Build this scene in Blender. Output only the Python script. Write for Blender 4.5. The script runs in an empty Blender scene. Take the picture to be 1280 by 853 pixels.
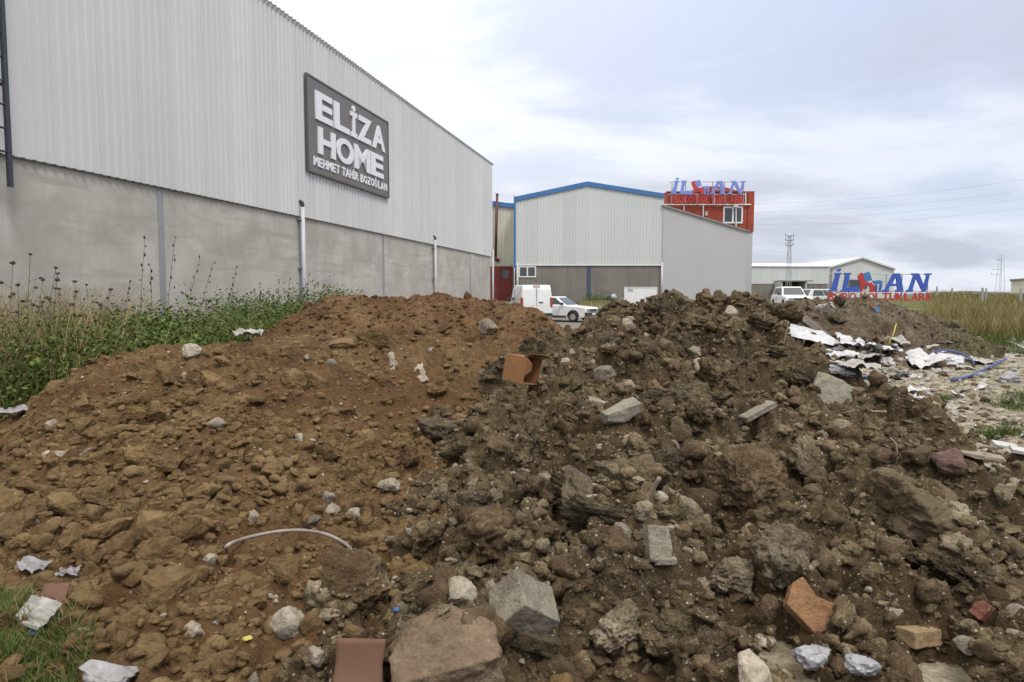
import bpy, bmesh, math, random
import numpy as np
from mathutils import Vector, Matrix, Euler
R = math.radians
SC = bpy.context.scene
COL = SC.collection
random.seed(7)
RNG = np.random.default_rng(11)

# ------------------------------------------------------------------ camera
FPX, CX, CY, HC = 853.3, 640.0, 426.5, 1.45
PITCH = math.atan(57.5 / FPX)
cam_d = bpy.data.cameras.new('camera'); cam = bpy.data.objects.new('camera', cam_d); COL.objects.link(cam)
cam_d.sensor_width = 36; cam_d.lens = 24.0; cam_d.clip_start = .05; cam_d.clip_end = 3000
cam.location = (0, 0, HC); cam.rotation_euler = (math.pi/2 - PITCH, 0, 0)
SC.camera = cam

# ------------------------------------------------------------------ sky, sun, exposure
SUN_EL, SUN_AZ = R(55), R(148)      # azimuth measured clockwise from +Y: behind the photographer, a little to the right
w = bpy.data.worlds.new('World'); SC.world = w; w.use_nodes = True
nt = w.node_tree; nt.nodes.clear()
def N(t, **k):
    n = nt.nodes.new(t)
    for a, b in k.items(): setattr(n, a, b)
    return n
def wmath(op, a, b=None, clamp=False):
    n = N('ShaderNodeMath', operation=op); n.use_clamp = clamp
    for i, v in enumerate((a, b)):
        if v is None: continue
        if isinstance(v, (int, float)): n.inputs[i].default_value = v
        else: nt.links.new(v, n.inputs[i])
    return n.outputs[0]
def wmix(f, a, b):
    n = N('ShaderNodeMix', data_type='RGBA')
    for i, v in ((0, f), (6, a), (7, b)):
        if isinstance(v, (int, float)): n.inputs[i].default_value = v
        elif isinstance(v, tuple): n.inputs[i].default_value = (*v, 1)
        else: nt.links.new(v, n.inputs[i])
    return n.outputs[2]
def wramp(v, stops):
    n = N('ShaderNodeValToRGB'); n.color_ramp.interpolation = 'EASE'
    while len(n.color_ramp.elements) < len(stops): n.color_ramp.elements.new(.5)
    for e, (p, c) in zip(n.color_ramp.elements, stops):
        e.position = p; e.color = (c, c, c, 1)
    nt.links.new(v, n.inputs[0]); return n.outputs[0]
wo = N('ShaderNodeOutputWorld'); bg = N('ShaderNodeBackground'); bg.inputs[1].default_value = .1
nt.links.new(bg.outputs[0], wo.inputs[0])
sky = N('ShaderNodeTexSky', sky_type='NISHITA'); sky.sun_disc = False
sky.sun_elevation = SUN_EL; sky.sun_rotation = SUN_AZ
tc = N('ShaderNodeTexCoord'); sep = N('ShaderNodeSeparateXYZ'); nt.links.new(tc.outputs['Generated'], sep.inputs[0])
dx, dy, dz = sep.outputs
zz = wmath('ADD', wmath('MAXIMUM', dz, 0.0), .16)
cmb = N('ShaderNodeCombineXYZ'); nt.links.new(wmath('DIVIDE', dx, zz), cmb.inputs[0]); nt.links.new(wmath('DIVIDE', dy, zz), cmb.inputs[1])
def cloud(scale, detail, rough, loc, stretch=(1, 1, 1), rot=0, dist=.0):
    mp = N('ShaderNodeMapping'); mp.inputs['Location'].default_value = loc; mp.inputs['Scale'].default_value = stretch; mp.inputs['Rotation'].default_value = (0, 0, rot)
    nt.links.new(cmb.outputs[0], mp.inputs[0])
    n = N('ShaderNodeTexNoise'); n.inputs['Scale'].default_value = scale; n.inputs['Detail'].default_value = detail
    n.inputs['Roughness'].default_value = rough; n.inputs['Distortion'].default_value = dist
    nt.links.new(mp.outputs[0], n.inputs['Vector']); return n.outputs['Fac']
thin = wramp(cloud(.85, 8, .58, (3.1, 1.7, 0), (1, 1.4, 1), R(20), .35), ((.40, 0), (.60, 1)))
grey = wramp(cloud(.5, 6, .52, (9.4, 4.6, 0), (1, 1.5, 1), R(-25), .4), ((.43, 0), (.60, 1)))
left = wmath('MULTIPLY_ADD', dx, -.9, True); left_n = nt.nodes[-1]; left_n.inputs[2].default_value = .42
base = wmix(wramp(dz, ((0.0, 0), (.35, 1))), (6.1, 6.7, 8.0), (4.9, 5.35, 6.8))
base = wmix(.8, sky.outputs[0], base)
c1 = wmix(wmath('MULTIPLY', thin, wmath('ADD', wmath('MULTIPLY', left, .5), .5), True), base, (8.0, 8.1, 8.5))
c2 = wmix(wmath('MULTIPLY', grey, .85), c1, (4.4, 4.65, 5.55))
c3 = wmix(wmath('MULTIPLY', left, .6, True), c2, (8.8, 8.9, 9.1))
c3 = wmix(wramp(dz, ((.5, 0), (.85, 1))), c3, (7.0, 6.75, 6.3))
# an overcast dome is brighter overhead than at the horizon
zen = wmath('ADD', wmath('MULTIPLY', wmath('POWER', wmath('MAXIMUM', dz, 0.0), 2.0), 1.7), 1.0)
vm = N('ShaderNodeVectorMath', operation='SCALE'); nt.links.new(c3, vm.inputs[0]); nt.links.new(zen, vm.inputs['Scale'])
nt.links.new(vm.outputs[0], bg.inputs[0])
sun_d = bpy.data.lights.new('sun', 'SUN'); sun_d.energy = 1.5; sun_d.angle = R(12); sun_d.color = (1, .96, .9)
sun = bpy.data.objects.new('sun', sun_d); COL.objects.link(sun)
sdir = Vector((math.sin(SUN_AZ)*math.cos(SUN_EL), math.cos(SUN_AZ)*math.cos(SUN_EL), math.sin(SUN_EL)))
sun.rotation_euler = sdir.to_track_quat('Z', 'Y').to_euler()
SC.view_settings.view_transform = 'Standard'; SC.view_settings.look = 'None'
SC.view_settings.gamma = 1; SC.view_settings.use_curve_mapping = False
SC.view_settings.exposure = 0.31
SC.cycles.max_bounces = 6; SC.cycles.diffuse_bounces = 3; SC.cycles.use_denoising = True

# ------------------------------------------------------------------ camera geometry helpers
def ray(px, py):
    X = (px - CX)/FPX; V = (CY - py)/FPX
    return np.array([X, math.cos(PITCH) + V*math.sin(PITCH), -math.sin(PITCH) + V*math.cos(PITCH)])
def P(px, py, Y):
    d = ray(px, py); t = Y/d[1]; return Vector((d[0]*t, Y, HC + d[2]*t))
def G(px, py, z):
    d = ray(px, py); t = (z - HC)/d[2]; return Vector((d[0]*t, d[1]*t, z))
def project(p):
    p = np.asarray(p, float).reshape(-1, 3) - np.array([0, 0, HC])
    f = p[:, 1]*math.cos(PITCH) - p[:, 2]*math.sin(PITCH); u = p[:, 1]*math.sin(PITCH) + p[:, 2]*math.cos(PITCH)
    f = np.where(f < .05, 1e-6, f)
    return CX + FPX*p[:, 0]/f, CY - FPX*u/f, f

# ------------------------------------------------------------------ noise
def hsh(ix, iy, iz, seed):
    h = (ix.astype(np.int64)*374761393 + iy.astype(np.int64)*668265263 + iz.astype(np.int64)*2147483647 + seed*974711) & 0xffffffff
    h = ((h ^ (h >> 13))*1274126177) & 0xffffffff
    h = ((h ^ (h >> 15))*2246822519) & 0xffffffff
    return ((h ^ (h >> 16)) & 0xffffff)/float(0xffffff)
def noise3(x, y, z, seed=0):
    x0, y0, z0 = np.floor(x), np.floor(y), np.floor(z)
    fx, fy, fz = x-x0, y-y0, z-z0
    fx, fy, fz = [f*f*(3-2*f) for f in (fx, fy, fz)]
    r = 0
    for i in (0, 1):
        for j in (0, 1):
            for k in (0, 1):
                r = r + hsh(x0+i, y0+j, z0+k, seed)*(fx if i else 1-fx)*(fy if j else 1-fy)*(fz if k else 1-fz)
    return r*2-1
def noise2(x, y, seed=0):
    x0, y0 = np.floor(x), np.floor(y); zr = np.zeros_like(x0)
    fx, fy = x-x0, y-y0; fx, fy = fx*fx*(3-2*fx), fy*fy*(3-2*fy)
    r = 0
    for i in (0, 1):
        for j in (0, 1):
            r = r + hsh(x0+i, y0+j, zr, seed)*(fx if i else 1-fx)*(fy if j else 1-fy)
    return r*2-1
def fbm2(x, y, seed=0, o=4, g=.5):
    s = 0; a = 1
    for k in range(o): s = s + a*noise2(x*2**k + 7.3*k, y*2**k - 3.1*k, seed+k); a *= g
    return s
def cellbump(x, y, size, seed, fill=.8):
    """a bed of clods: for every point the highest of the rounded lumps near it"""
    wx = x/size + .35*noise2(x/size*1.7, y/size*1.7, seed+50); wy = y/size + .35*noise2(x/size*1.7+9, y/size*1.7+4, seed+51)
    ix, iy = np.floor(wx), np.floor(wy); best = np.zeros_like(x); z0 = np.zeros_like(ix)
    for i in (-1, 0, 1):
        for j in (-1, 0, 1):
            cx, cy = ix+i, iy+j
            px = cx + hsh(cx, cy, z0, seed); py = cy + hsh(cx, cy, z0, seed+1)
            r = .38 + .5*hsh(cx, cy, z0, seed+2); on = hsh(cx, cy, z0, seed+3) < fill
            a = hsh(cx, cy, z0, seed+4)*6.283; e = 1 + .5*hsh(cx, cy, z0, seed+5)
            ux, uy = wx-px, wy-py
            q = np.abs(ux*np.cos(a)+uy*np.sin(a))**2.4 + np.abs((-ux*np.sin(a)+uy*np.cos(a))*e)**2.4
            tilt = (ux*np.cos(a*1.7)+uy*np.sin(a*1.7))*.5
            best = np.maximum(best, np.where(on, np.sqrt(np.maximum(0, 1-q/r**2.4))*(r+.25*tilt), 0))
    return best

# ------------------------------------------------------------------ object helpers
def tag(o, label=None, cat=None, group=None, kind=None):
    if label: o['label'] = label
    if cat: o['category'] = cat
    if group: o['group'] = group
    if kind or cat: o['kind'] = kind or 'thing'
    return o
def empty(name, loc=(0, 0, 0), rz=0):
    o = bpy.data.objects.new(name, None); COL.objects.link(o); o.location = loc; o.rotation_euler = (0, 0, rz); o.empty_display_size = .1
    return o
def link(name, me, mat=None, parent=None, smooth=False):
    if mat:
        for m in (mat if isinstance(mat, list) else [mat]): me.materials.append(m)
    if smooth:
        me.polygons.foreach_set('use_smooth', np.ones(len(me.polygons), bool))
    o = bpy.data.objects.new(name, me); COL.objects.link(o)
    if parent: o.parent = parent
    return o
def np_mesh(name, V, F):
    V = np.asarray(V, np.float32); F = np.asarray(F, np.int32); me = bpy.data.meshes.new(name)
    me.vertices.add(len(V)); me.vertices.foreach_set('co', V.ravel())
    n = F.shape[1]; me.loops.add(F.size); me.loops.foreach_set('vertex_index', F.ravel())
    me.polygons.add(len(F)); me.polygons.foreach_set('loop_start', np.arange(0, F.size, n, dtype=np.int32))
    me.polygons.foreach_set('loop_total', np.full(len(F), n, np.int32))
    me.update(calc_edges=True); return me
class MB:
    def __init__(s): s.v = []; s.f = []
    def add(s, V, F):
        b = len(s.v); s.v += [tuple(p) for p in V]; s.f += [tuple(i+b for i in f) for f in F]; return s
    def box(s, a, b, M=None):
        x0, y0, z0 = a; x1, y1, z1 = b
        V = [Vector(p) for p in ((x0,y0,z0),(x1,y0,z0),(x1,y1,z0),(x0,y1,z0),(x0,y0,z1),(x1,y0,z1),(x1,y1,z1),(x0,y1,z1))]
        if M: V = [M @ p for p in V]
        return s.add(V, [(3,2,1,0),(4,5,6,7),(0,1,5,4),(1,2,6,5),(2,3,7,6),(3,0,4,7)])
    def prism(s, poly, depth, M=None):
        """poly in local x,z; depth along +y"""
        n = len(poly); V = [Vector((x, 0, z)) for x, z in poly] + [Vector((x, depth, z)) for x, z in poly]
        if M: V = [M @ p for p in V]
        return s.add(V, [tuple(range(n)), tuple(range(2*n-1, n-1, -1))] + [(i, i+n, (i+1) % n + n, (i+1) % n) for i in range(n)])
    def tube(s, pts, r, n=8, r1=None, caps=True):
        pts = [Vector(p) for p in pts]; m = len(pts); V = []; up = Vector((0, 0, 1))
        for i, p in enumerate(pts):
            d = (pts[min(i+1, m-1)] - pts[max(i-1, 0)]).normalized()
            a = d.cross(up if abs(d.dot(up)) < .95 else Vector((1, 0, 0))).normalized(); b = d.cross(a)
            rr = r if r1 is None else r + (r1-r)*i/(m-1)
            V += [p + rr*(math.cos(6.2832*k/n)*a + math.sin(6.2832*k/n)*b) for k in range(n)]
        F = [(i*n+k, i*n+(k+1) % n, (i+1)*n+(k+1) % n, (i+1)*n+k) for i in range(m-1) for k in range(n)]
        if caps: F += [tuple(range(n-1, -1, -1)), tuple((m-1)*n+k for k in range(n))]
        return s.add(V, F)
    def build(s, name, mat, parent=None, smooth=False, bevel=0):
        bm = bmesh.new(); vs = [bm.verts.new(p) for p in s.v]
        for f in s.f:
            try: bm.faces.new([vs[i] for i in f])
            except ValueError: pass
        bmesh.ops.recalc_face_normals(bm, faces=bm.faces)
        if bevel: bmesh.ops.bevel(bm, geom=bm.edges[:], offset=bevel, segments=2, affect='EDGES', profile=.6)
        me = bpy.data.meshes.new(name); bm.to_mesh(me); bm.free()
        return link(name, me, mat, parent, smooth)
def spline(pts, n=8):
    pts = [Vector(p) for p in pts]; out = []
    q = [2*pts[0]-pts[1]] + pts + [2*pts[-1]-pts[-2]]
    for i in range(1, len(q)-2):
        a, b, c, d = q[i-1:i+3]
        for k in range(n):
            t = k/n; out.append(.5*((2*b) + (c-a)*t + (2*a-5*b+4*c-d)*t*t + (3*b-a-3*c+d)*t**3))
    return out + [pts[-1]]
_font_cache = {}
def glyph(ch, name, mat, parent, M, box, depth, offset=0.0, shear=0.0):
    """one letter, fitted into box (x0,z0,x1,z1) of the local x-z plane of M, thickness towards -y"""
    key = (ch, offset, shear)
    if key not in _font_cache:
        c = bpy.data.curves.new('glyph', 'FONT'); c.body = ch; c.offset = offset; c.shear = shear; c.resolution_u = 4; c.extrude = .5
        o = bpy.data.objects.new('glyph', c); COL.objects.link(o)
        me = bpy.data.meshes.new_from_object(o.evaluated_get(bpy.context.evaluated_depsgraph_get()))
        V = np.array([v.co[:] for v in me.vertices]); F = [tuple(p.vertices) for p in me.polygons]
        bpy.data.objects.remove(o); bpy.data.curves.remove(c); bpy.data.meshes.remove(me)
        lo, hi = V.min(0), V.max(0); _font_cache[key] = ((V-lo)/(hi-lo), F, (hi-lo)[0])
    V, F, _ = _font_cache[key]
    x0, z0, x1, z1 = box
    pts = [M @ Vector((x0+(x1-x0)*v[0], -depth*v[2], z0+(z1-z0)*v[1])) for v in V]
    return MB().add(pts, F).build(name, mat, parent)

# ------------------------------------------------------------------ materials
def new_mat(name):
    m = bpy.data.materials.new(name); m.use_nodes = True; t = m.node_tree; b = t.nodes['Principled BSDF']; return m, t, b
def tnode(t, kind, inputs=None, **k):
    n = t.nodes.new(kind)
    for a, v in k.items(): setattr(n, a, v)
    for a, v in (inputs or {}).items():
        if hasattr(v, 'is_output') or isinstance(v, bpy.types.NodeSocket): t.links.new(v, n.inputs[a])
        else: n.inputs[a].default_value = v
    return n
def tmix(t, f, a, b, blend='MIX'):
    n = t.nodes.new('ShaderNodeMix'); n.data_type = 'RGBA'; n.blend_type = blend
    for i, v in ((0, f), (6, a), (7, b)):
        if isinstance(v, bpy.types.NodeSocket): t.links.new(v, n.inputs[i])
        elif isinstance(v, tuple): n.inputs[i].default_value = (*v[:3], 1)
        else: n.inputs[i].default_value = v
    return n.outputs[2]
def tramp(t, v, stops):
    n = t.nodes.new('ShaderNodeValToRGB')
    while len(n.color_ramp.elements) < len(stops): n.color_ramp.elements.new(.5)
    for e, (p, c) in zip(n.color_ramp.elements, stops):
        e.position = p; e.color = (c, c, c, 1) if isinstance(c, (int, float)) else (*c, 1)
    t.links.new(v, n.inputs[0]); return n.outputs[0]
def tnoise(t, vec, scale, detail=4, rough=.55, dist=0):
    n = tnode(t, 'ShaderNodeTexNoise', {'Vector': vec, 'Scale': scale, 'Detail': detail, 'Roughness': rough, 'Distortion': dist}); return n.outputs['Fac']
def pos(t): return t.nodes.new('ShaderNodeNewGeometry').outputs['Position']
def earth(name, dark, mid, light, speck=(.42, .37, .3), speck_amt=.5, bump=.6, rough=.92, grain=70, tint=None, rnd=.25, wet=0, alt=None):
    m, t, b = new_mat(name); p = pos(t)
    big = tnoise(t, p, 2.2, 5, .6); med = tnoise(t, p, 14, 5, .65); fine = tnoise(t, p, grain, 4, .7)
    s = tnode(t, 'ShaderNodeMath', {0: big, 1: .45}, operation='MULTIPLY').outputs[0]
    s = tnode(t, 'ShaderNodeMath', {0: med, 1: .35, 2: s}, operation='MULTIPLY_ADD').outputs[0]
    s = tnode(t, 'ShaderNodeMath', {0: fine, 1: .3, 2: s}, operation='MULTIPLY_ADD').outputs[0]
    c = tramp(t, s, ((.455, dark), (.54, mid), (.645, light)))
    if tint:
        c = tmix(t, tramp(t, tnoise(t, p, 1.1, 4, .6, .5), ((.45, 0), (.62, .8))), c, tint)
    # small pale stones set in the soil
    vo = tnode(t, 'ShaderNodeTexVoronoi', {'Vector': p, 'Scale': 38.0, 'Randomness': 1.0})
    on = tramp(t, vo.outputs['Distance'], ((.16, 1), (.24, 0)))
    sel = tramp(t, tnode(t, 'ShaderNodeSeparateColor', {0: vo.outputs['Color']}).outputs[0], ((1-.32*speck_amt-.02, 0), (1-.32*speck_amt, 1)))
    f = tnode(t, 'ShaderNodeMath', {0: on, 1: sel}, operation='MULTIPLY').outputs[0]
    c = tmix(t, f, c, speck)
    vo2 = tnode(t, 'ShaderNodeTexVoronoi', {'Vector': p, 'Scale': 110.0, 'Randomness': 1.0})
    on2 = tramp(t, vo2.outputs['Distance'], ((.18, 1), (.28, 0)))
    sel2 = tramp(t, tnode(t, 'ShaderNodeSeparateColor', {0: vo2.outputs['Color']}).outputs[1], ((1-.22*speck_amt-.02, 0), (1-.22*speck_amt, 1)))
    c = tmix(t, tnode(t, 'ShaderNodeMath', {0: on2, 1: sel2}, operation='MULTIPLY').outputs[0], c, tuple(.8*x for x in speck))
    oi = t.nodes.new('ShaderNodeObjectInfo')
    if alt:     # neighbouring lumps come from different soils: greyer, redder
        w2 = tnode(t, 'ShaderNodeTexWhiteNoise', {'W': oi.outputs['Random']}, noise_dimensions='1D').outputs['Value']
        c = tmix(t, tramp(t, w2, ((.62, 0), (.8, alt[0]))), c, (.125, .108, .08))
        c = tmix(t, tramp(t, w2, ((.1, alt[1]), (.3, 0))), c, (.115, .062, .033))
    v = tnode(t, 'ShaderNodeMapRange', {0: oi.outputs['Random'], 3: 1-rnd, 4: 1+rnd}).outputs[0]
    hs = tnode(t, 'ShaderNodeHueSaturation', {'Color': c, 'Value': v, 'Saturation': 1.0})
    t.links.new(hs.outputs[0], b.inputs['Base Color'])
    b.inputs['Roughness'].default_value = rough; b.inputs['Specular IOR Level'].default_value = .25
    if wet:
        t.links.new(tramp(t, tnoise(t, p, 5, 5, .6), ((.42, rough-wet), (.6, rough))), b.inputs['Roughness'])
    h = tnode(t, 'ShaderNodeMath', {0: fine, 1: .5}, operation='MULTIPLY').outputs[0]
    h = tnode(t, 'ShaderNodeMath', {0: med, 1: 1.6, 2: h}, operation='MULTIPLY_ADD').outputs[0]
    h = tnode(t, 'ShaderNodeMath', {0: tnoise(t, p, 210, 3, .7), 1: .25, 2: h}, operation='MULTIPLY_ADD').outputs[0]
    bn = tnode(t, 'ShaderNodeBump', {'Height': h, 'Strength': bump, 'Distance': .03})
    t.links.new(bn.outputs[0], b.inputs['Normal'])
    return m
def paint(name, col, rough=.5, var=.06, scale=3.0, metal=0, bump=0, spec=.5, dirt=None, streak=None, sheets=None):
    m, t, b = new_mat(name); p = pos(t)
    lo = tuple(x*(1-var) for x in col); hi = tuple(min(1, x*(1+var)) for x in col)
    c = tramp(t, tnoise(t, p, scale, 5, .6), ((.35, lo), (.65, hi)))
    if streak:      # rain streaks: noise stretched along z
        mp = tnode(t, 'ShaderNodeMapping', {'Vector': p, 'Scale': (2.2, 2.2, .12)})
        c = tmix(t, tramp(t, tnoise(t, mp.outputs[0], 1.5, 6, .65), ((.5, 0), (.75, .75))), c, streak)
    if sheets:      # uneven reflection of each metre-wide sheet put into its colour, with lap lines
        dt = tnode(t, 'ShaderNodeVectorMath', {0: p, 1: sheets}, operation='DOT_PRODUCT').outputs['Value']
        fl = tnode(t, 'ShaderNodeMath', {0: dt}, operation='FLOOR').outputs[0]
        wn = tnode(t, 'ShaderNodeTexWhiteNoise', {'W': fl}, noise_dimensions='1D').outputs['Value']
        v = tnode(t, 'ShaderNodeMapRange', {0: wn, 3: .945, 4: 1.03}).outputs[0]
        lap = tramp(t, tnode(t, 'ShaderNodeMath', {0: dt}, operation='FRACT').outputs[0], ((.0, .82), (.03, 1)))
        v = tnode(t, 'ShaderNodeMath', {0: v, 1: lap}, operation='MULTIPLY').outputs[0]
        c = tnode(t, 'ShaderNodeHueSaturation', {'Color': c, 'Value': v}).outputs[0]
    if dirt:
        c = tmix(t, tramp(t, tnoise(t, p, scale*3.1, 7, .65, .4), ((.52, 0), (.72, .7))), c, dirt)
    t.links.new(c, b.inputs['Base Color']); b.inputs['Roughness'].default_value = rough; b.inputs['Metallic'].default_value = metal
    b.inputs['Specular IOR Level'].default_value = spec
    if bump:
        bn = tnode(t, 'ShaderNodeBump', {'Height': tnoise(t, p, scale*14, 5, .7), 'Strength': bump, 'Distance': .01}); t.links.new(bn.outputs[0], b.inputs['Normal'])
    return m
def leafmat(name, stops, rough=.7):
    """many leaves or blades: the colour differs from plant to plant"""
    m, t, b = new_mat(name)
    g = t.nodes.new('ShaderNodeNewGeometry')
    c = tramp(t, g.outputs['Random Per Island'], stops)
    c = tmix(t, tramp(t, tnoise(t, g.outputs['Position'], .9, 4, .6), ((.4, 0), (.65, .5))), c, tuple(.75*x for x in stops[0][1]))
    t.links.new(c, b.inputs['Base Color']); b.inputs['Roughness'].default_value = rough; b.inputs['Specular IOR Level'].default_value = .2
    try: b.inputs['Transmission Weight'].default_value = 0
    except KeyError: pass
    return m
def flat(name, col, rough=.6, metal=0, spec=.4):
    m, t, b = new_mat(name); b.inputs['Base Color'].default_value = (*col, 1); b.inputs['Roughness'].default_value = rough
    b.inputs['Metallic'].default_value = metal; b.inputs['Specular IOR Level'].default_value = spec; return m
def wallmat(name):
    """fair-faced concrete: lift lines, blotches and form joints"""
    m, t, b = new_mat(name); p = pos(t)
    c = tramp(t, tnoise(t, p, .9, 6, .6, .3), ((.36, (.36, .342, .31)), (.64, (.50, .48, .44))))
    mp = tnode(t, 'ShaderNodeMapping', {'Vector': p, 'Scale': (.35, .35, 3.4)})
    c = tmix(t, tramp(t, tnoise(t, mp.outputs[0], 1.6, 6, .6, .3), ((.48, 0), (.66, .8))), c, (.35, .332, .298))
    mp2 = tnode(t, 'ShaderNodeMapping', {'Vector': p, 'Scale': (2.5, 2.5, .25)})
    c = tmix(t, tramp(t, tnoise(t, mp2.outputs[0], 1.3, 6, .6), ((.55, 0), (.78, .6))), c, (.32, .30, .268))
    c = tmix(t, tramp(t, tnoise(t, p, 9, 6, .7), ((.58, 0), (.78, .4))), c, (.57, .55, .505))
    sz = tnode(t, 'ShaderNodeSeparateXYZ', {0: p}).outputs[2]
    low = tnode(t, 'ShaderNodeMath', {0: tnoise(t, p, 1.2, 4), 1: 1.5, 2: sz}, operation='MULTIPLY_ADD').outputs[0]
    lm = tnode(t, 'ShaderNodeMapRange', {0: low, 1: 1.7, 2: 3.1, 3: .55, 4: 0.0}).outputs[0]
    c = tmix(t, lm, c, (.42, .375, .33))
    t.links.new(c, b.inputs['Base Color']); b.inputs['Roughness'].default_value = .9; b.inputs['Specular IOR Level'].default_value = .2
    bn = tnode(t, 'ShaderNodeBump', {'Height': tnoise(t, p, 22, 6, .7), 'Strength': .25, 'Distance': .01}); t.links.new(bn.outputs[0], b.inputs['Normal'])
    return m
M = {}
M['brown'] = earth('brown_earth', (.058, .032, .012), (.138, .081, .034), (.21, .133, .062), (.34, .27, .19), .25, 1.0, tint=(.115, .058, .023))
M['clod'] = earth('brown_clod', (.085, .050, .019), (.152, .095, .041), (.208, .140, .067), (.32, .26, .18), .12, .9, grain=45)
M['back'] = earth('back_earth', (.062, .033, .014), (.142, .080, .036), (.215, .134, .065), (.36, .29, .2), .3, 1.0, tint=(.11, .052, .022))
M['dark'] = earth('dark_rubble_earth', (.027, .018, .008), (.098, .069, .034), (.21, .158, .088), (.42, .36, .27), .8, 1.0, tint=(.085, .050, .024), wet=.2)
M['darkclod'] = earth('dark_clod', (.032, .022, .010), (.102, .073, .037), (.205, .155, .090), (.42, .36, .27), .8, 1.0, wet=.2, rnd=.3, alt=(.3, .35))
M['smooth'] = earth('smooth_clod', (.062, .045, .025), (.10, .074, .042), (.14, .106, .063), (.3, .25, .19), .12, .7)
M['far'] = earth('far_rubble_earth', (.040, .030, .018), (.13, .10, .064), (.24, .195, .138), (.44, .39, .32), 1.0, 1.0, tint=(.10, .062, .036))
M['stone'] = earth('pale_stone', (.16, .13, .095), (.27, .23, .175), (.40, .35, .285), (.45, .4, .33), .4, .7, rnd=.3)
M['conglomerate'] = earth('conglomerate', (.075, .056, .033), (.17, .134, .085), (.30, .245, .168), (.45, .39, .30), .8, 1.0)
M['mortar'] = earth('crushed_mortar', (.18, .16, .115), (.31, .28, .21), (.43, .395, .315), (.5, .46, .38), .5, .9)
M['bag'] = paint('milky_plastic_bag', (.26, .26, .275), .35, .16, 8, dirt=(.17, .14, .11))
M['concrete'] = earth('broken_concrete', (.18, .155, .115), (.275, .245, .188), (.35, .315, .25), (.40, .36, .30), .3, .9, rnd=.08)
M['sandstone'] = earth('sandstone', (.11, .076, .045), (.185, .132, .084), (.25, .185, .124), (.34, .28, .2), .25, .9, rnd=.05)
M['brick'] = earth('orange_brick', (.15, .078, .036), (.235, .127, .062), (.30, .175, .095), (.34, .26, .18), .25, .8, rnd=.06)
M['redbrick'] = earth('red_brick', (.13, .05, .035), (.19, .075, .05), (.25, .11, .08), (.4, .3, .25), .15, .4, rnd=.08)
M['tanbrick'] = earth('tan_brick', (.16, .11, .055), (.23, .165, .09), (.30, .22, .13), (.4, .34, .26), .2, .35)
M['tile'] = paint('terracotta_tile', (.135, .066, .038), .75, .14, 6, dirt=(.10, .058, .034))
M['plaster'] = earth('plaster', (.20, .155, .11), (.30, .25, .19), (.40, .35, .28), (.45, .4, .33), .3, .7)
M['plastic'] = paint('white_plastic_film', (.46, .46, .47), .4, .18, 8, dirt=(.27, .23, .18))
M['greyfilm'] = paint('grey_plastic_film', (.25, .24, .245), .35, .2, 7, dirt=(.15, .12, .09))
M['cloth'] = paint('cloth', (.33, .315, .29), .8, .25, 12, dirt=(.2, .16, .115))
M['blue'] = paint('blue_plastic', (.035, .11, .26), .45, .25, 10, dirt=(.1, .1, .1))
M['bluepipe'] = paint('blue_pipe', (.025, .06, .22), .45, .15, 10)
M['hose'] = paint('grey_hose', (.25, .21, .19), .55, .15, 10, dirt=(.16, .11, .07))
M['card'] = paint('cardboard', (.25, .118, .044), .8, .12, 6, dirt=(.17, .085, .035))
M['cardin'] = paint('cardboard_inside', (.26, .12, .045), .8, .1, 6)
M['wood'] = paint('old_wood', (.21, .165, .12), .8, .2, 9)
M['stick'] = paint('dry_stick', (.33, .25, .16), .8, .15, 9)
M['plank'] = paint('grey_plank', (.14, .115, .095), .8, .2, 5)
M['slab'] = paint('white_slab', (.44, .43, .41), .6, .12, 5, dirt=(.28, .24, .2))
M['pink'] = paint('dusty_red_cloth', (.105, .062, .05), .95, .3, 9, dirt=(.09, .065, .045))
M['yellow'] = paint('yellow_plastic', (.42, .36, .06), .5, .1, 9)
M['wall'] = wallmat('concrete_wall')
M['clad'] = paint('light_grey_cladding', (.575, .58, .585), .45, .03, .3, streak=(.535, .54, .545), spec=.4, sheets=(.2293, .9733, 0), dirt=(.545, .54, .53))
M['clad2'] = paint('pale_cladding', (.545, .565, .555), .5, .015, .25, streak=(.535, .555, .545), spec=.3, sheets=(.9, 0, 0))
M['cream'] = paint('cream_cladding', (.56, .54, .46), .5, .05, .5, streak=(.42, .36, .22), spec=.3)
M['render'] = paint('grey_render', (.44, .44, .44), .85, .03, .4, spec=.2)
M['greyblock'] = paint('stained_plinth', (.20, .185, .165), .9, .12, .5, streak=(.125, .115, .10), spec=.2, bump=.2)
M['redwall'] = paint('red_wall', (.30, .062, .036), .75, .1, 1.2, spec=.3)
M['reddark'] = paint('dark_red_metal', (.18, .025, .02), .55, .15, 1.0)
M['bluetrim'] = paint('blue_trim', (.04, .15, .37), .45, .05, 1)
M['bluepost'] = paint('dull_blue_post', (.045, .07, .12), .6, .1, 1)
M['white'] = paint('white_paint', (.72, .72, .71), .4, .03, 3)
M['carwhite'] = paint('white_car_paint', (.74, .75, .74), .25, .02, 3)
M['carsilver'] = paint('silver_car_paint', (.55, .55, .53), .25, .02, 3)
M['black'] = flat('black_rubber', (.02, .02, .02), .7)
M['trim'] = flat('dark_trim', (.045, .045, .045), .55)
M['glass'] = flat('window_glass', (.045, .055, .06), .08, 0, .7)
M['rim'] = flat('wheel_rim', (.38, .38, .38), .4, .3)
M['lampred'] = flat('tail_lamp', (.32, .06, .05), .25)
M['lampclear'] = flat('head_lamp', (.25, .26, .27), .15)
M['steel'] = paint('galvanised_steel', (.33, .335, .35), .5, .1, 2, metal=.3)
M['column'] = paint('grey_steel_column', (.26, .26, .28), .6, .1, 1.5)
M['pipe'] = paint('white_downpipe', (.50, .50, .52), .45, .05, 2)
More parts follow.
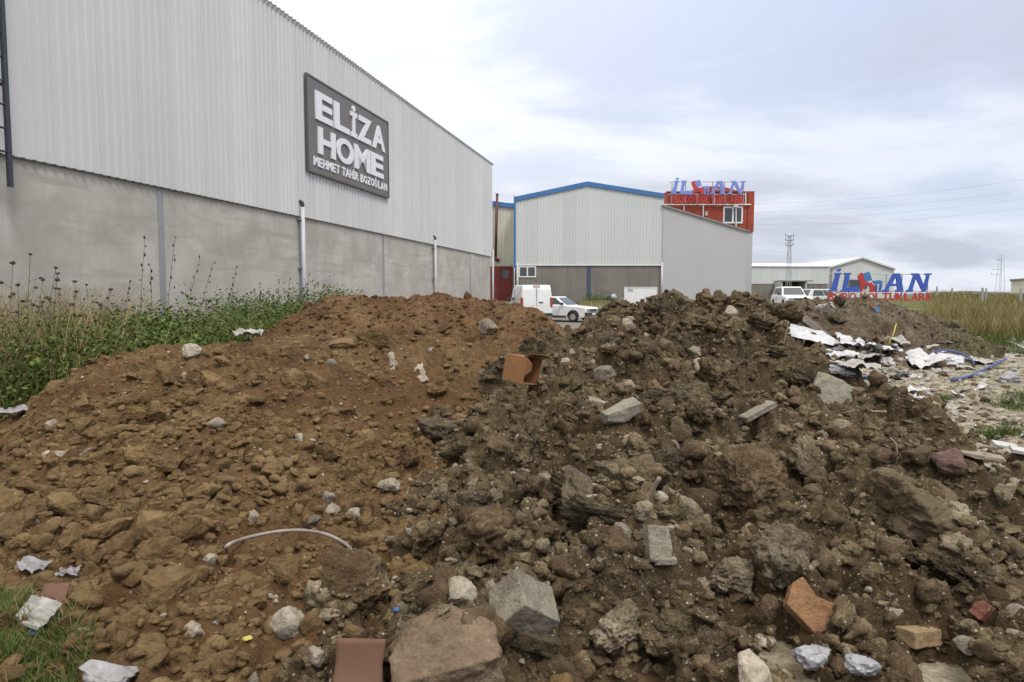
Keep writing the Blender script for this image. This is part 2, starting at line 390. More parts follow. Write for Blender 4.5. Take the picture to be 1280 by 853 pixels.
M['ladder'] = paint('dark_ladder_paint', (.035, .04, .055), .5, .1, 3)
M['roofedge'] = paint('roof_edge', (.22, .22, .22), .5, .1, 3)
M['brownpipe'] = paint('rusty_flue', (.10, .032, .022), .6, .2, 2)
M['board'] = paint('grey_sign_board', (.145, .135, .13), .5, .05, 1.5)
M['boardframe'] = paint('sign_frame', (.10, .095, .09), .5, .05, 1.5)
M['letter'] = paint('white_letter', (.74, .73, .77), .4, .02, 3)
M['signblue'] = paint('sign_blue', (.045, .10, .42), .4, .05, 3)
M['signpale'] = paint('sign_pale_blue', (.17, .23, .55), .4, .05, 3)
M['seatblue'] = paint('sign_seat_blue', (.06, .18, .40), .4, .05, 3)
M['signred'] = paint('sign_red', (.44, .035, .035), .45, .08, 3)
M['teal'] = paint('teal_print', (.12, .30, .30), .5, .05, 3)
M['navy'] = paint('navy_print', (.05, .07, .22), .5, .05, 3)
M['polewood'] = paint('grey_pole', (.30, .30, .305), .7, .1, 2)
M['hill'] = paint('distant_hill', (.10, .11, .085), .95, .2, .02)
M['weed'] = leafmat('green_weed', ((.0, (.042, .078, .012)), (.5, (.088, .138, .028)), (.85, (.135, .18, .045)), (1, (.185, .185, .065))))
M['dry'] = leafmat('dry_grass', ((.0, (.18, .13, .055)), (.5, (.30, .23, .115)), (1, (.42, .34, .19))))
M['field'] = leafmat('field_grass', ((.0, (.12, .13, .035)), (.4, (.22, .19, .075)), (.75, (.33, .25, .115)), (1, (.38, .27, .14))))
M['turf'] = leafmat('turf', ((.0, (.045, .08, .014)), (.6, (.095, .14, .03)), (1, (.22, .2, .085))))
M['seed'] = paint('seed_head', (.055, .038, .028), .9, .3, 30)
M['stem'] = paint('dry_stem', (.16, .12, .07), .8, .2, 20)

# ------------------------------------------------------------------ ground
def ground_z(x, y):
    t = np.clip((np.asarray(y, float)-36)/22, 0, 1); t = t*t*(3-2*t)
    return .9*t
def ground_mat():
    m, t, b = new_mat('ground'); p = pos(t); s = tnode(t, 'ShaderNodeSeparateXYZ', {0: p}); x, y = s.outputs[0], s.outputs[1]
    n1 = tnoise(t, p, .35, 5, .6); n2 = tnoise(t, p, 6, 6, .7); n3 = tnoise(t, p, 45, 4, .7)
    rub = tramp(t, tnode(t, 'ShaderNodeMath', {0: n2, 1: .6, 2: tnode(t, 'ShaderNodeMath', {0: n3, 1: .4}, operation='MULTIPLY').outputs[0]}, operation='MULTIPLY_ADD').outputs[0],
                ((.38, (.115, .10, .065)), (.5, (.23, .20, .145)), (.62, (.37, .335, .265))))
    yard = tramp(t, n2, ((.35, (.13, .115, .095)), (.65, (.22, .2, .17))))
    grass = tramp(t, tnoise(t, p, .6, 6, .7), ((.35, (.055, .07, .02)), (.65, (.15, .13, .055))))
    soil = tramp(t, n2, ((.35, (.08, .05, .026)), (.65, (.15, .1, .055))))
    yn = tnode(t, 'ShaderNodeMath', {0: n1, 1: 3.0, 2: y}, operation='MULTIPLY_ADD').outputs[0]
    xn = tnode(t, 'ShaderNodeMath', {0: n1, 1: 2.0, 2: x}, operation='MULTIPLY_ADD').outputs[0]
    c = tmix(t, tnode(t, 'ShaderNodeMapRange', {0: xn, 1: 1.6, 2: 2.6}).outputs[0], soil, rub)
    c = tmix(t, tnode(t, 'ShaderNodeMapRange', {0: yn, 1: 20.5, 2: 23}).outputs[0], c, yard)
    far = tnode(t, 'ShaderNodeMapRange', {0: yn, 1: 50, 2: 54}).outputs[0]
    side = tnode(t, 'ShaderNodeMapRange', {0: tnode(t, 'ShaderNodeMath', {0: y, 1: -.42, 2: x}, operation='MULTIPLY_ADD').outputs[0], 1: 1.0, 2: 3.0}).outputs[0]
    side = tnode(t, 'ShaderNodeMath', {0: side, 1: tnode(t, 'ShaderNodeMapRange', {0: yn, 1: 19.5, 2: 21}).outputs[0]}, operation='MULTIPLY').outputs[0]
    c = tmix(t, tnode(t, 'ShaderNodeMath', {0: far, 1: side}, operation='MAXIMUM').outputs[0], c, grass)
    t.links.new(c, b.inputs['Base Color']); b.inputs['Roughness'].default_value = .95; b.inputs['Specular IOR Level'].default_value = .15
    bn = tnode(t, 'ShaderNodeBump', {'Height': n2, 'Strength': .8, 'Distance': .06}); t.links.new(bn.outputs[0], b.inputs['Normal'])
    return m
def axis(*segs):
    out = []
    for a, b, s in segs: out.append(np.arange(a, b, s))
    return np.concatenate(out + [[segs[-1][1]]])
def grid_mesh(name, xs, ys, Z):
    nx, ny = len(xs), len(ys); X, Y = np.meshgrid(xs, ys)
    V = np.stack([X.ravel(), Y.ravel(), Z.ravel()], 1)
    i = np.arange(nx*ny).reshape(ny, nx); F = np.stack([i[:-1, :-1], i[:-1, 1:], i[1:, 1:], i[1:, :-1]], -1).reshape(-1, 4)
    return np_mesh(name, V, F)
class Surf:
    def __init__(s, xs, ys, Z): s.xs, s.ys, s.Z = xs, ys, Z
    def __call__(s, x, y):
        x = np.asarray(x, float); y = np.asarray(y, float)
        i = np.clip(np.searchsorted(s.xs, x)-1, 0, len(s.xs)-2); j = np.clip(np.searchsorted(s.ys, y)-1, 0, len(s.ys)-2)
        fx = (x-s.xs[i])/(s.xs[i+1]-s.xs[i]); fy = (y-s.ys[j])/(s.ys[j+1]-s.ys[j])
        ok = (fx >= 0) & (fx <= 1) & (fy >= 0) & (fy <= 1)
        z = (s.Z[j, i]*(1-fx)+s.Z[j, i+1]*fx)*(1-fy) + (s.Z[j+1, i]*(1-fx)+s.Z[j+1, i+1]*fx)*fy
        return np.where(ok, z, -9)
gx = axis((-900, -60, 60), (-60, -12, 4), (-12, 1, .5), (1, 16, .06), (16, 60, 2), (60, 900, 60))
gy = axis((-60, 0, 6), (0, 4, .2), (4, 20, .06), (20, 64, 1.0), (64, 200, 20), (200, 1500, 130))
GX, GY = np.meshgrid(gx, gy)
rubz = np.clip((GX-1.2)/1.0, 0, 1)*np.clip((21-GY)/2, 0, 1)*np.clip((GY-3)/1, 0, 1)*np.clip((17-GX)/2, 0, 1)
GZ = ground_z(GX, GY) + rubz*(.05*fbm2(GX*.7, GY*.7, 3) + .05*cellbump(GX, GY, .45, 33, .7) + .03*cellbump(GX, GY, .2, 34, .7) + .05*np.clip(GY-10, 0, 8)*.12)
ground = link('ground', grid_mesh('ground', gx, gy, GZ), ground_mat(), smooth=True); tag(ground, 'bare yard ground of soil, rubble and grass', kind='structure')
ground_s = Surf(gx, gy, GZ)

# ------------------------------------------------------------------ heaps
def tps(ctrl, smooth=.0008):
    C = np.array([(p[0], p[1]) for p in ctrl]); z = np.array([p[2] for p in ctrl]); n = len(C)
    d = np.linalg.norm(C[:, None]-C[None], axis=2); K = np.where(d > 0, d*d*np.log(d+1e-9), 0) + smooth*np.eye(n)*n
    Pm = np.c_[np.ones(n), C]; A = np.block([[K, Pm], [Pm.T, np.zeros((3, 3))]]); wgt = np.linalg.solve(A, np.r_[z, 0, 0, 0])
    def f(x, y):
        x = np.asarray(x, float); r = wgt[n] + wgt[n+1]*x + wgt[n+2]*y
        for i in range(n):
            dd = (x-C[i, 0])**2 + (y-C[i, 1])**2; r = r + wgt[i]*.5*dd*np.log(dd+1e-9)
        return r
    return f
W3 = lambda *a: Vector(a)
ctrlA = [P(0,640,4.0), P(0,600,4.5), P(0,545,5.6), P(150,450,6.2), P(150,520,5.2), P(150,600,4.3), P(150,680,3.6),
         P(300,425,6.6), P(300,500,5.3), P(300,580,4.4), P(300,660,3.7), P(430,424,7.0), P(430,500,5.6), P(430,580,4.6), P(430,660,3.8),
         P(540,428,7.2), P(540,480,6.4), P(540,540,5.5), P(540,590,4.8), P(640,438,7.5), P(640,485,6.8),
         P(60,500,5.9), P(90,470,6.1), G(0,853,.02), G(250,853,.02), G(480,853,.02), G(700,853,.0), G(0,760,.05), G(150,760,.08), G(300,760,.09), G(450,760,.1), G(600,760,.02),
         W3(-5.4,6.4,-.1), W3(-6.3,6,-.3), W3(-5,8,-.25), W3(-3.8,8.2,.1), W3(-2.6,8.4,.35), W3(-1.4,8.4,.4), W3(0,9.2,.4), W3(-4.5,10,-.4), W3(-2,10.6,-.3), W3(.5,10.5,-.3),
         W3(.9,7,.3), W3(1.2,5,-.2), W3(1.2,3,-.2), W3(-3.5,1.5,0), W3(0,1.5,0), W3(-4.6,3,.02), W3(-5.6,4.2,.0)]
ctrlB = [P(350,415,8.6), P(380,392,9.2), P(430,375,9.6), P(490,373,9.6), P(560,375,9.6), P(640,388,9.5), P(690,409,9.2), P(720,436,9.0), P(450,402,8.7), P(540,402,8.6), P(620,410,8.5),
         W3(-2.5,7.9,.62), W3(-1.4,7.9,.66), W3(-.3,7.9,.56), P(640,452,7.8), P(340,430,8.3), W3(-4.6,8.8,-.1), W3(-5.2,10,-.3), W3(-3.6,11,.6), W3(-1.5,11.3,1.0), W3(.4,11,.8), W3(1.6,10.5,.5),
         W3(-3,13,-.2), W3(0,13,-.2), W3(2.4,12,-.2), W3(2.4,9.5,.2), W3(-2,7,.5), W3(0,7,.4), W3(-4.2,7.6,.1), W3(1.6,8,.4)]
ctrlC = [P(700,424,9.0), P(740,412,8.9), P(765,396,8.8), P(795,380,8.7), P(825,390,8.6), P(865,401,8.5), P(928,384,8.4), P(965,408,8.2), P(1000,428,8.0), P(1040,472,7.2), P(1062,496,6.6), P(1110,512,6.0), P(1150,540,5.5), P(1205,592,4.9), P(1280,645,4.3),
         P(700,450,7.6), P(640,495,6.2), P(560,560,5.2), P(500,640,4.2), P(480,720,3.4), P(720,480,6.2), P(640,600,4.3), P(760,560,4.6), P(760,640,3.7), P(760,740,2.95),
         P(800,430,7.6), P(800,500,5.8), P(900,430,7.5), P(900,500,5.8), P(900,580,4.4), P(900,660,3.5), P(900,760,2.8), P(1010,482,6.4), P(1020,545,5.0), P(1020,600,4.1), P(1020,680,3.3), P(1020,780,2.7),
         P(1150,575,4.7), P(1150,628,3.9), P(1150,700,3.1), P(1150,790,2.6), P(1270,672,3.6), P(1270,740,2.95),
         P(480,853,2.48), P(640,853,2.38), P(820,853,2.33), P(1000,853,2.3), P(1150,853,2.3), P(1280,853,2.3),
         W3(1.2,10.4,.7), W3(2.6,10,.6), W3(3.4,9,.3), W3(4,7.6,-.05), W3(4.3,6.2,-.05), W3(4.6,5,-.1), W3(4.4,3.8,-.02), W3(1.5,12,-.2), W3(3.6,11,-.3), W3(-.4,9.5,.3), W3(.2,11,.2),
         W3(-.9,5.4,.0), W3(-1.0,4.2,-.08), W3(-1.0,3.2,-.08), W3(-.9,2.2,-.05), W3(-.6,6.6,.2), W3(0,1.6,.08), W3(1.5,1.5,.1), W3(3,1.6,.1), W3(4.5,2.4,.0), W3(5.2,4.2,-.2), W3(5.2,7,-.3)]
ctrlD = [P(970,398,16.5), P(1000,396,17), P(1050,382,17.5), P(1080,376,17.5), P(1130,385,17.3), P(1165,393,17), P(1185,410,16.5), P(1050,395,16.3), P(1110,395,16.3), P(1000,400,16), P(1050,418,15.2), P(1110,420,15.2), P(1170,424,15.4),
         P(1000,424,14.8), P(1060,440,14), P(1130,440,14), W3(6,20,.8), W3(8.5,20,.8), W3(10.5,20,.3), W3(6,22,-.2), W3(9.5,22,-.2), W3(5.5,18,1.0), W3(4.6,19,.5), W3(4,16,.3), W3(4,14,0), W3(12,18,-.1), W3(11.8,16,-.1), W3(12,21,-.3), W3(3.2,18,.2), W3(3,21,-.2), W3(8,13,-.1), W3(5.5,13,-.1)]
def bedA(X, Y):
    n = .055*fbm2(X*1.1, Y*1.1, 5, 3); low = np.clip((5.0-Y)/2, 0, 1)
    return n + .075*cellbump(X, Y, .26, 61, .6)*(.4+.9*low) + .055*cellbump(X, Y, .13, 62, .75) + .030*cellbump(X, Y, .065, 63, .85) + .016*cellbump(X, Y, .03, 64, .9) + .010*fbm2(X*28, Y*28, 8, 2)
def bedB(X, Y):
    return .08*fbm2(X*1.1, Y*1.1, 15, 4) + .06*cellbump(X, Y, .3, 71, .5) + .06*cellbump(X, Y, .15, 72, .7) + .035*cellbump(X, Y, .08, 73, .8) + .012*fbm2(X*20, Y*20, 18, 2)
def bedC(X, Y):
    wx = X + .12*fbm2(X*2.3, Y*2.3, 81, 3); wy = Y + .12*fbm2(X*2.3+5, Y*2.3, 82, 3)
    return (.08*fbm2(X*1.2, Y*1.2, 25, 3) + .30*cellbump(wx, wy, .60, 83, .6) + .19*cellbump(wx, wy, .27, 84, .65) + .085*cellbump(wx*1.1, wy, .13, 85, .75)
            + .045*cellbump(X, Y, .062, 86, .8) + .022*cellbump(X, Y, .03, 87, .85) + .03*fbm2(X*9, Y*9, 88, 4, .6))
def bedD(X, Y):
    return .10*fbm2(X*.9, Y*.9, 35, 4) + .18*cellbump(X, Y, .5, 91, .6) + .14*cellbump(X, Y, .22, 92, .7) + .08*cellbump(X, Y, .12, 93, .8) + .05*fbm2(X*6, Y*6, 94, 3, .6)
surfs = []
def heap(name, ctrl, bed, xs, ys, mat, label):
    f = tps(ctrl); X, Y = np.meshgrid(xs, ys); Z = f(X, Y)
    e = np.minimum.reduce([(X-xs[0])/.5, (xs[-1]-X)/.5, (Y-ys[0])/.3, (ys[-1]-Y)/.5]); e = np.clip(e, 0, 1)
    B_ = bed(X, Y); Z = Z + B_ - .85*B_.mean() - (1-e)*.5
    s = Surf(xs, ys, Z); surfs.append(s)
    # drop the cells that lie far under the ground sheet
    nx, ny = len(xs), len(ys); i = np.arange(nx*ny).reshape(ny, nx)
    F = np.stack([i[:-1, :-1], i[:-1, 1:], i[1:, 1:], i[1:, :-1]], -1).reshape(-1, 4)
    keep = (Z.ravel()[F].max(1) > -.12); F = F[keep]
    used = np.unique(F); remap = np.full(nx*ny, -1); remap[used] = np.arange(len(used))
    V = np.stack([X.ravel(), Y.ravel(), Z.ravel()], 1)[used]
    o = link(name, np_mesh(name, V, remap[F]), mat, smooth=True); tag(o, label, 'soil heap', 'heaps of dumped soil'); return s
sA = heap('soil_heap', ctrlA, bedA, axis((-6.4, 1.3, .0145)), axis((1.5, 5, .0105), (5, 10.4, .022)), M['brown'], 'front left heap of crumbly brown earth studded with rounded clods')
sB = heap('soil_heap', ctrlB, bedB, axis((-5.4, 2.6, .026)), axis((6.8, 10, .024), (10, 13.2, .05)), M['back'], 'reddish brown earth heap behind the front heap, below the long concrete wall')
sC = heap('soil_heap', ctrlC, bedC, axis((-1.3, 5.4, .0128)), axis((1.4, 5, .0095), (5, 9.2, .018), (9.2, 12.4, .05)), M['dark'], 'large dark heap of wet soil mixed with building rubble in the foreground')
sD = heap('soil_heap', ctrlD, bedD, axis((2.8, 12.4, .04)), axis((12.6, 22.4, .045)), M['far'], 'small grey brown rubble heap in front of the blue and red chair sign')
def surf(x, y):
    z = ground_s(x, y)
    for s in surfs: z = np.maximum(z, s(x, y))
    return z
def hit(px, py, lo=2.0, hi=60):
    d = ray(px, py); Y = np.concatenate([np.arange(lo, 12, .01), np.arange(12, hi, .05)]); t = Y/d[1]
    x, z = d[0]*t, HC + d[2]*t; h = surf(x, Y); k = np.argmax(h >= z)
    if h[k] < z[k]: k = len(Y)-1
    return Vector((x[k], Y[k], float(h[k])))
def visible(p, lift):
    """which points of the surface the camera sees (p: n x 3)"""
    px, py, f = project(p); ok = (px > -15) & (px < 1295) & (py < 880) & (f > 1)
    q = p.copy(); q[:, 2] += lift
    for t in np.linspace(.12, .985, 60):
        m = np.array([0, 0, HC]) + (q - np.array([0, 0, HC]))*t
        ok &= surf(m[:, 0], m[:, 1]) < m[:, 2] + .01
    return ok, px, py, f

# ------------------------------------------------------------------ rocks
def rock_mesh(name, seed, sub=4, lump=.22, planes=7, cut=(.62, .95), rough=.05, flatz=1.0, crumb=0.0):
    bm = bmesh.new(); bmesh.ops.create_icosphere(bm, subdivisions=sub, radius=1)
    V = np.array([v.co[:] for v in bm.verts]); r = np.random.default_rng(seed)
    if planes:
        for k in range(planes):
            n = r.normal(size=3); n /= np.linalg.norm(n); d = r.uniform(*cut); e = V @ n - d
            V = V - np.outer(np.where(e > 0, e*.93, 0), n)
    o = seed*13.7
    n1 = noise3(V[:, 0]*1.3+o, V[:, 1]*1.3, V[:, 2]*1.3, seed); n2 = noise3(V[:, 0]*3.1+o, V[:, 1]*3.1, V[:, 2]*3.1, seed+1)
    n3 = noise3(V[:, 0]*7+o, V[:, 1]*7, V[:, 2]*7, seed+2); n4 = noise3(V[:, 0]*15+o, V[:, 1]*15, V[:, 2]*15, seed+3)
    cr = 0
    if crumb:   # crumbs stuck to the surface: rounded bumps at three sizes
        for q, (fq, am) in enumerate(((4.5, 1.0), (9.0, .65), (19.0, .4), (38.0, .2))):
            w_ = V + .12*n2[:, None]; cr = cr + am*(.42-np.abs(noise3(w_[:, 0]*fq+o, w_[:, 1]*fq+3.1, w_[:, 2]*fq, seed+9+q)))
    V = V*(1 + lump*n1 + lump*.35*n2 + rough*n3 + rough*.6*n4 + crumb*cr)[:, None]; V[:, 2] *= flatz
    F = np.array([[v.index for v in f.verts] for f in bm.faces]); bm.free()
    return V, F
def rock_bases(n, seed, **k): return [rock_mesh('rock', seed+i, **k) for i in range(n)]
def as_mesh(name, VF, mat):
    me = np_mesh(name, *VF); me.materials.append(mat); me.polygons.foreach_set('use_smooth', np.ones(len(me.polygons), bool)); return me
B_clod = rock_bases(14, 100, sub=5, lump=.24, planes=9, cut=(.5, .85), rough=.07, crumb=.06)
B_dark = rock_bases(14, 200, sub=5, lump=.42, planes=5, cut=(.5, .85), rough=.10, crumb=.20)
B_stone = rock_bases(10, 300, lump=.2, planes=10, cut=(.5, .85), rough=.05)
S_clod = rock_bases(8, 400, sub=3, lump=.22, planes=8, cut=(.6, .9), rough=.05)
S_dark = rock_bases(14, 500, sub=3, lump=.42, planes=5, cut=(.5, .85), rough=.12, crumb=.22)
S_stone = rock_bases(8, 600, sub=2, lump=.2, planes=8, cut=(.5, .85), rough=.05)

keepclear = []      # the same for the small crumbs: only round clean single things
specials = []       # (px, py, radius) kept clear of scattered stones
def scatter(n, xr, yr, own, power=1.0, ys=None):
    """n random points on the surface owned by heap `own`, denser towards the camera"""
    out = np.zeros((0, 3)); k = 0
    while len(out) < n and k < 80:
        k += 1; m = 20000
        x = RNG.uniform(xr[0], xr[1], m); y = RNG.uniform(yr[0], yr[1], m)
        keep = RNG.uniform(size=m) < (yr[0]/y)**power; x, y = x[keep], y[keep]
        z = own(x, y); top = surf(x, y); q = z >= top-.004; out = np.concatenate([out, np.stack([x, y, z], 1)[q]])
    return out[:n]
def individuals(name, bases, mat, pts, sizes, label_of, cat, group, aspect=(.7, 1.0, .62), embed=.25, limit=290, gap=.8):
    meshes = [as_mesh(name, b, mat) for b in bases]
    ok, px, py, f = visible(pts, sizes*.5)
    order = np.argsort(-sizes/f*ok); done = []; grid = []
    for i in order:
        if not ok[i] or len(done) >= limit: continue
        rp = sizes[i]*FPX/f[i]*.5
        if any((px[i]-a)**2 + (py[i]-b)**2 < (c+rp*.9)**2 for a, b, c in specials): continue
        if grid:
            g = np.array(grid); dd = np.hypot(g[:, 0]-pts[i, 0], g[:, 1]-pts[i, 1])
            if (dd < gap*(g[:, 2]+sizes[i])*.5).any(): continue
        grid.append((pts[i, 0], pts[i, 1], sizes[i]))
        o = bpy.data.objects.new(name, meshes[RNG.integers(len(meshes))]); COL.objects.link(o)
        s = sizes[i]*.5; a = [aspect[0]*RNG.uniform(.85, 1.25), aspect[1]*RNG.uniform(.9, 1.3), aspect[2]*RNG.uniform(.8, 1.35)]
        o.scale = (s*a[0], s*a[1], s*a[2]); o.rotation_euler = (RNG.normal()*.35, RNG.normal()*.35, RNG.uniform(0, 6.28))
        o.location = (pts[i, 0], pts[i, 1], pts[i, 2] + s*a[2]*embed)
        lab = label_of(px[i], py[i]); tag(o, lab[0], cat, lab[1]); done.append(i)
    return len(done)
def mass(name, bases, mat, pts, sizes, label, cat, flatz=.7, embed=.2):
    """the countless small ones: one object of kind stuff"""
    px, py, f = project(pts); free = np.ones(len(pts), bool); sizes = sizes[:len(pts)]
    for a, c, q in keepclear: free &= (px-a)**2 + (py-c)**2 > (q*.75 + sizes*FPX/f*.5)**2
    pts, sizes = pts[free], sizes[free]
    Vs, Fs, b = [], [], 0
    for i in range(len(pts)):
        V, F = bases[i % len(bases)]; s = sizes[i]*.5
        a, c = RNG.uniform(0, 6.28, 2); ca, sa = math.cos(a), math.sin(a)
        sc = np.array([RNG.uniform(.7, 1.15), RNG.uniform(.75, 1.3), flatz*RNG.uniform(.7, 1.3)])*s
        W = V*sc; t1 = RNG.normal()*.4; ct, st = math.cos(t1), math.sin(t1)
        W = np.stack([W[:, 0], W[:, 1]*ct-W[:, 2]*st, W[:, 1]*st+W[:, 2]*ct], 1)
        W = np.stack([W[:, 0]*ca-W[:, 1]*sa, W[:, 0]*sa+W[:, 1]*ca, W[:, 2]], 1) + pts[i] + np.array([0, 0, s*flatz*embed])
        Vs.append(W); Fs.append(F+b); b += len(V)
    o = link(name, np_mesh(name, np.concatenate(Vs), np.concatenate(Fs)), mat, smooth=True); tag(o, label, cat, None, 'stuff'); return o

# ------------------------------------------------------------------ long warehouse on the left
UX, UY = math.sin(math.atan(.2356)), math.cos(math.atan(.2356)); X0 = -11.0
WM = Matrix(((UX, -UY, 0, X0), (UY, UX, 0, 0), (0, 0, 1, 0), (0, 0, 0, 1)))       # local x along the wall, local -y towards the yard
def wall_s(px): Y = -X0/((CX-px)/FPX + .2356); return Y/UY
def wall_hit(px, py, off=0.0):
    d = ray(px, py); n = Vector((UY, -UX, 0)); o = Vector((X0, 0, 0)) + n*off; dv = Vector(d)
    t = (o - Vector((0, 0, HC))).dot(n)/dv.dot(n); p = Vector((0, 0, HC)) + dv*t
    l = WM.inverted() @ p; return l.x, l.z
S1 = wall_s(613); S0 = -6.0
ZC = wall_hit(610, 320)[1]; ZT = wall_hit(613, 205.5)[1]
def rib_profile(a, b, pitch, depth):
    pts = []; s = a
    while s < b:
        pts += [(s, 0), (s+pitch*.55, 0), (s+pitch*.67, -depth), (s+pitch*.88, -depth)]; s += pitch
    return pts + [(b, 0)]
def cladding(mb, a, b, z0f, z1f, pitch, depth, off, Mx, zsplit=None):
    pr = rib_profile(a, b, pitch, depth); V = []; F = []
    for i, (s, y) in enumerate(pr):
        V += [Mx @ Vector((s, off+y, z0f(s))), Mx @ Vector((s, off+y, z1f(s)))]
        if i: F.append((2*i-2, 2*i, 2*i+1, 2*i-1))
    return mb.add(V, F)
wh = empty('warehouse', WM @ Vector((S1, 0, 0))); tag(wh, 'long grey warehouse at left with ribbed cladding above a concrete wall', 'warehouse')
def wpart(mb, name, mat, parent=wh, **k):
    mb.v = [tuple(Vector(p) - (wh.location if parent is wh else parent_loc(parent))) for p in mb.v]; return mb.build(name, mat, parent, **k)
def parent_loc(o):
    l = Vector(o.location)
    while o.parent: o = o.parent; l += o.location
    return l
def put(mb, root, name, mat, **k):
    """mesh given in world coordinates, parented under root (an object without rotation)"""
    l = parent_loc(root); mb.v = [tuple(Vector(p)-l) for p in mb.v]; return mb.build(name, mat, root, **k)
put(MB().box((S0, .0, -.5), (S1, .3, ZC), WM), wh, 'concrete_wall', M['wall'])
put(cladding(MB(), S0, S1+.05, lambda s: ZC-.02, lambda s: ZT, .2, .036, -.06, WM), wh, 'cladding', M['clad'])
put(MB().box((S0, -.055, ZC-.035), (S1+.05, -.002, ZC-.001), WM), wh, 'drip_flashing', M['roofedge'])
rf = MB(); 
for i, (s, y) in enumerate(rib_profile(S0, S1+.1, .2, .03)):
    pass
rb = MB().prism([(0, 0), (0, .12), (-.02, .12), (-.02, 0)], .1)
put(cladding(MB(), S0, S1+.12, lambda s: ZT-.03, lambda s: ZT+.05, .2, .05, -.10, WM), wh, 'eave_trim', M['roofedge'])
put(MB().add([WM @ Vector(p) for p in ((S0, .021, ZT+.06), (S1+.1, .021, ZT+.06), (S1+.1, 24, ZT+2.6), (S0, 24, ZT+2.6), (S0, .021, ZT+.0), (S1+.1, .021, ZT+.0), (S1+.1, 24, ZT+2.5), (S0, 24, ZT+2.5))],
    [(0,1,2,3), (7,6,5,4), (0,4,5,1), (1,5,6,2), (2,6,7,3), (3,7,4,0)]), wh, 'roof', M['clad'])
put(MB().add([WM @ Vector(p) for p in ((S1-.01, .31, -.3), (S1-.01, 24, -.3), (S1-.01, 24, ZT+2.4), (S1-.01, .31, ZT), (S1-.2, .31, -.3), (S1-.2, 24, -.3), (S1-.2, 24, ZT+2.4), (S1-.2, .31, ZT))],
    [(0,1,2,3), (7,6,5,4), (0,4,5,1), (1,5,6,2), (2,6,7,3), (3,7,4,0)]), wh, 'end_wall', M['clad'])
put(MB().box((S1+.052, -.11, ZC), (S1+.10, .05, ZT), WM), wh, 'corner_flashing', M['white'])
for px, wd in ((205, .17), (377, .2), (480, .17), (543, .17), (588, .17)):
    s = wall_s(px); put(MB().box((s-wd/2, -.012, -.3), (s+wd/2, .05, ZC-.04), WM), wh, 'column', M['column'])
sj = wall_s(62); 
for px, top, r in ((378, 254, .062), (544, 297, .055)):
    s, z = wall_hit(px, top, .14); mb = MB().tube([WM @ Vector((s, -.14, -.1)), WM @ Vector((s, -.14, z-.12))], r, 12)
    o = put(mb, wh, 'downspout', M['pipe'], smooth=True)
    put(MB().tube(spline([WM @ Vector((s, -.14, z-.13)), WM @ Vector((s, -.14, z)), WM @ Vector((s-.02, -.06, z+.06))], 4), r*.8, 10), wh, 'pipe_elbow', M['trim'], smooth=True)
    for zb in (z-.5, z-1.9):
        put(MB().box((s-r-.03, -.15, zb), (s+r+.03, .0, zb+.04), WM), wh, 'pipe_clip', M['steel'])
put(MB().tube([WM @ Vector((S1+.02, -.16, -.1)), WM @ Vector((S1+.02, -.16, ZC+.4))], .06, 10), wh, 'downspout', M['pipe'], smooth=True)
# ladder fixed in front of the cladding
la, za = wall_hit(13, 234, .30); lad = empty('ladder', WM @ Vector((la, -.3, za))); tag(lad, 'dark steel wall ladder hanging at the left edge of the long warehouse', 'ladder')
for dxs in (0, -.48):
    put(MB().box((la+dxs-.035, -.33, za), (la+dxs+.035, -.27, ZT+.6), WM), lad, 'rail', M['ladder'])
z = za+.55
while z < ZT+.3:
    put(MB().tube([WM @ Vector((la-.45, -.3, z)), WM @ Vector((la-.03, -.3, z))], .018, 8), lad, 'rung', M['ladder']); z += .37
for zb in (za+1.6, za+3.9):
    put(MB().box((la-.02, -.27, zb), (la+.02, -.09, zb+.05), WM), lad, 'bracket', M['ladder'])

# sign on the long wall
sl, sr = wall_hit(385, 96, .16), wall_hit(485, 153, .16); bl, br = wall_hit(385, 212, .16), wall_hit(485, 246, .16)
sx0, sx1 = (sl[0]+bl[0])/2, (sr[0]+br[0])/2; sz1, sz0 = (sl[1]+sr[1])/2, (bl[1]+br[1])/2
sg = empty('shop_sign', WM @ Vector((sx0, -.1, sz0))); tag(sg, 'grey ELIZA HOME name board with white letters on the cladding', 'sign')
put(MB().box((sx0, -.16, sz0), (sx1, -.1, sz1), WM), sg, 'board', M['board'])
fr = MB(); t_ = .05
fr.box((sx0-t_, -.18, sz0-t_), (sx0, -.1, sz1+t_), WM).box((sx1, -.18, sz0-t_), (sx1+t_, -.1, sz1+t_), WM)
fr.box((sx0, -.18, sz1), (sx1, -.1, sz1+t_), WM).box((sx0, -.18, sz0-t_), (sx1, -.1, sz0), WM)
put(fr, sg, 'frame', M['boardframe'])
def sxx(cx): return wall_hit(380+cx/5.327, 170, .18)[0]
H_ = sz1-sz0; LM = WM @ Matrix.Translation((0, -.161, 0)); LMl = Matrix.Translation(-sg.location) @ LM
def row(items, v0, v1, off, tops=None):
    for ch, a, b in items:
        v = tops.get(ch, v0) if tops else v0
        glyph(ch, 'letter', M['letter'], sg, LMl, (sxx(a), sz1-v1*H_, sxx(b), sz1-v*H_), .045, off)
row((('E', 78, 190), ('L', 200, 300), ('İ', 310, 352), ('Z', 358, 447), ('A', 455, 537)), .115, .425, .035, {'İ': .045})
row((('H', 92, 207), ('O', 212, 327), ('M', 332, 434), ('E', 440, 524)), .495, .79, .035)
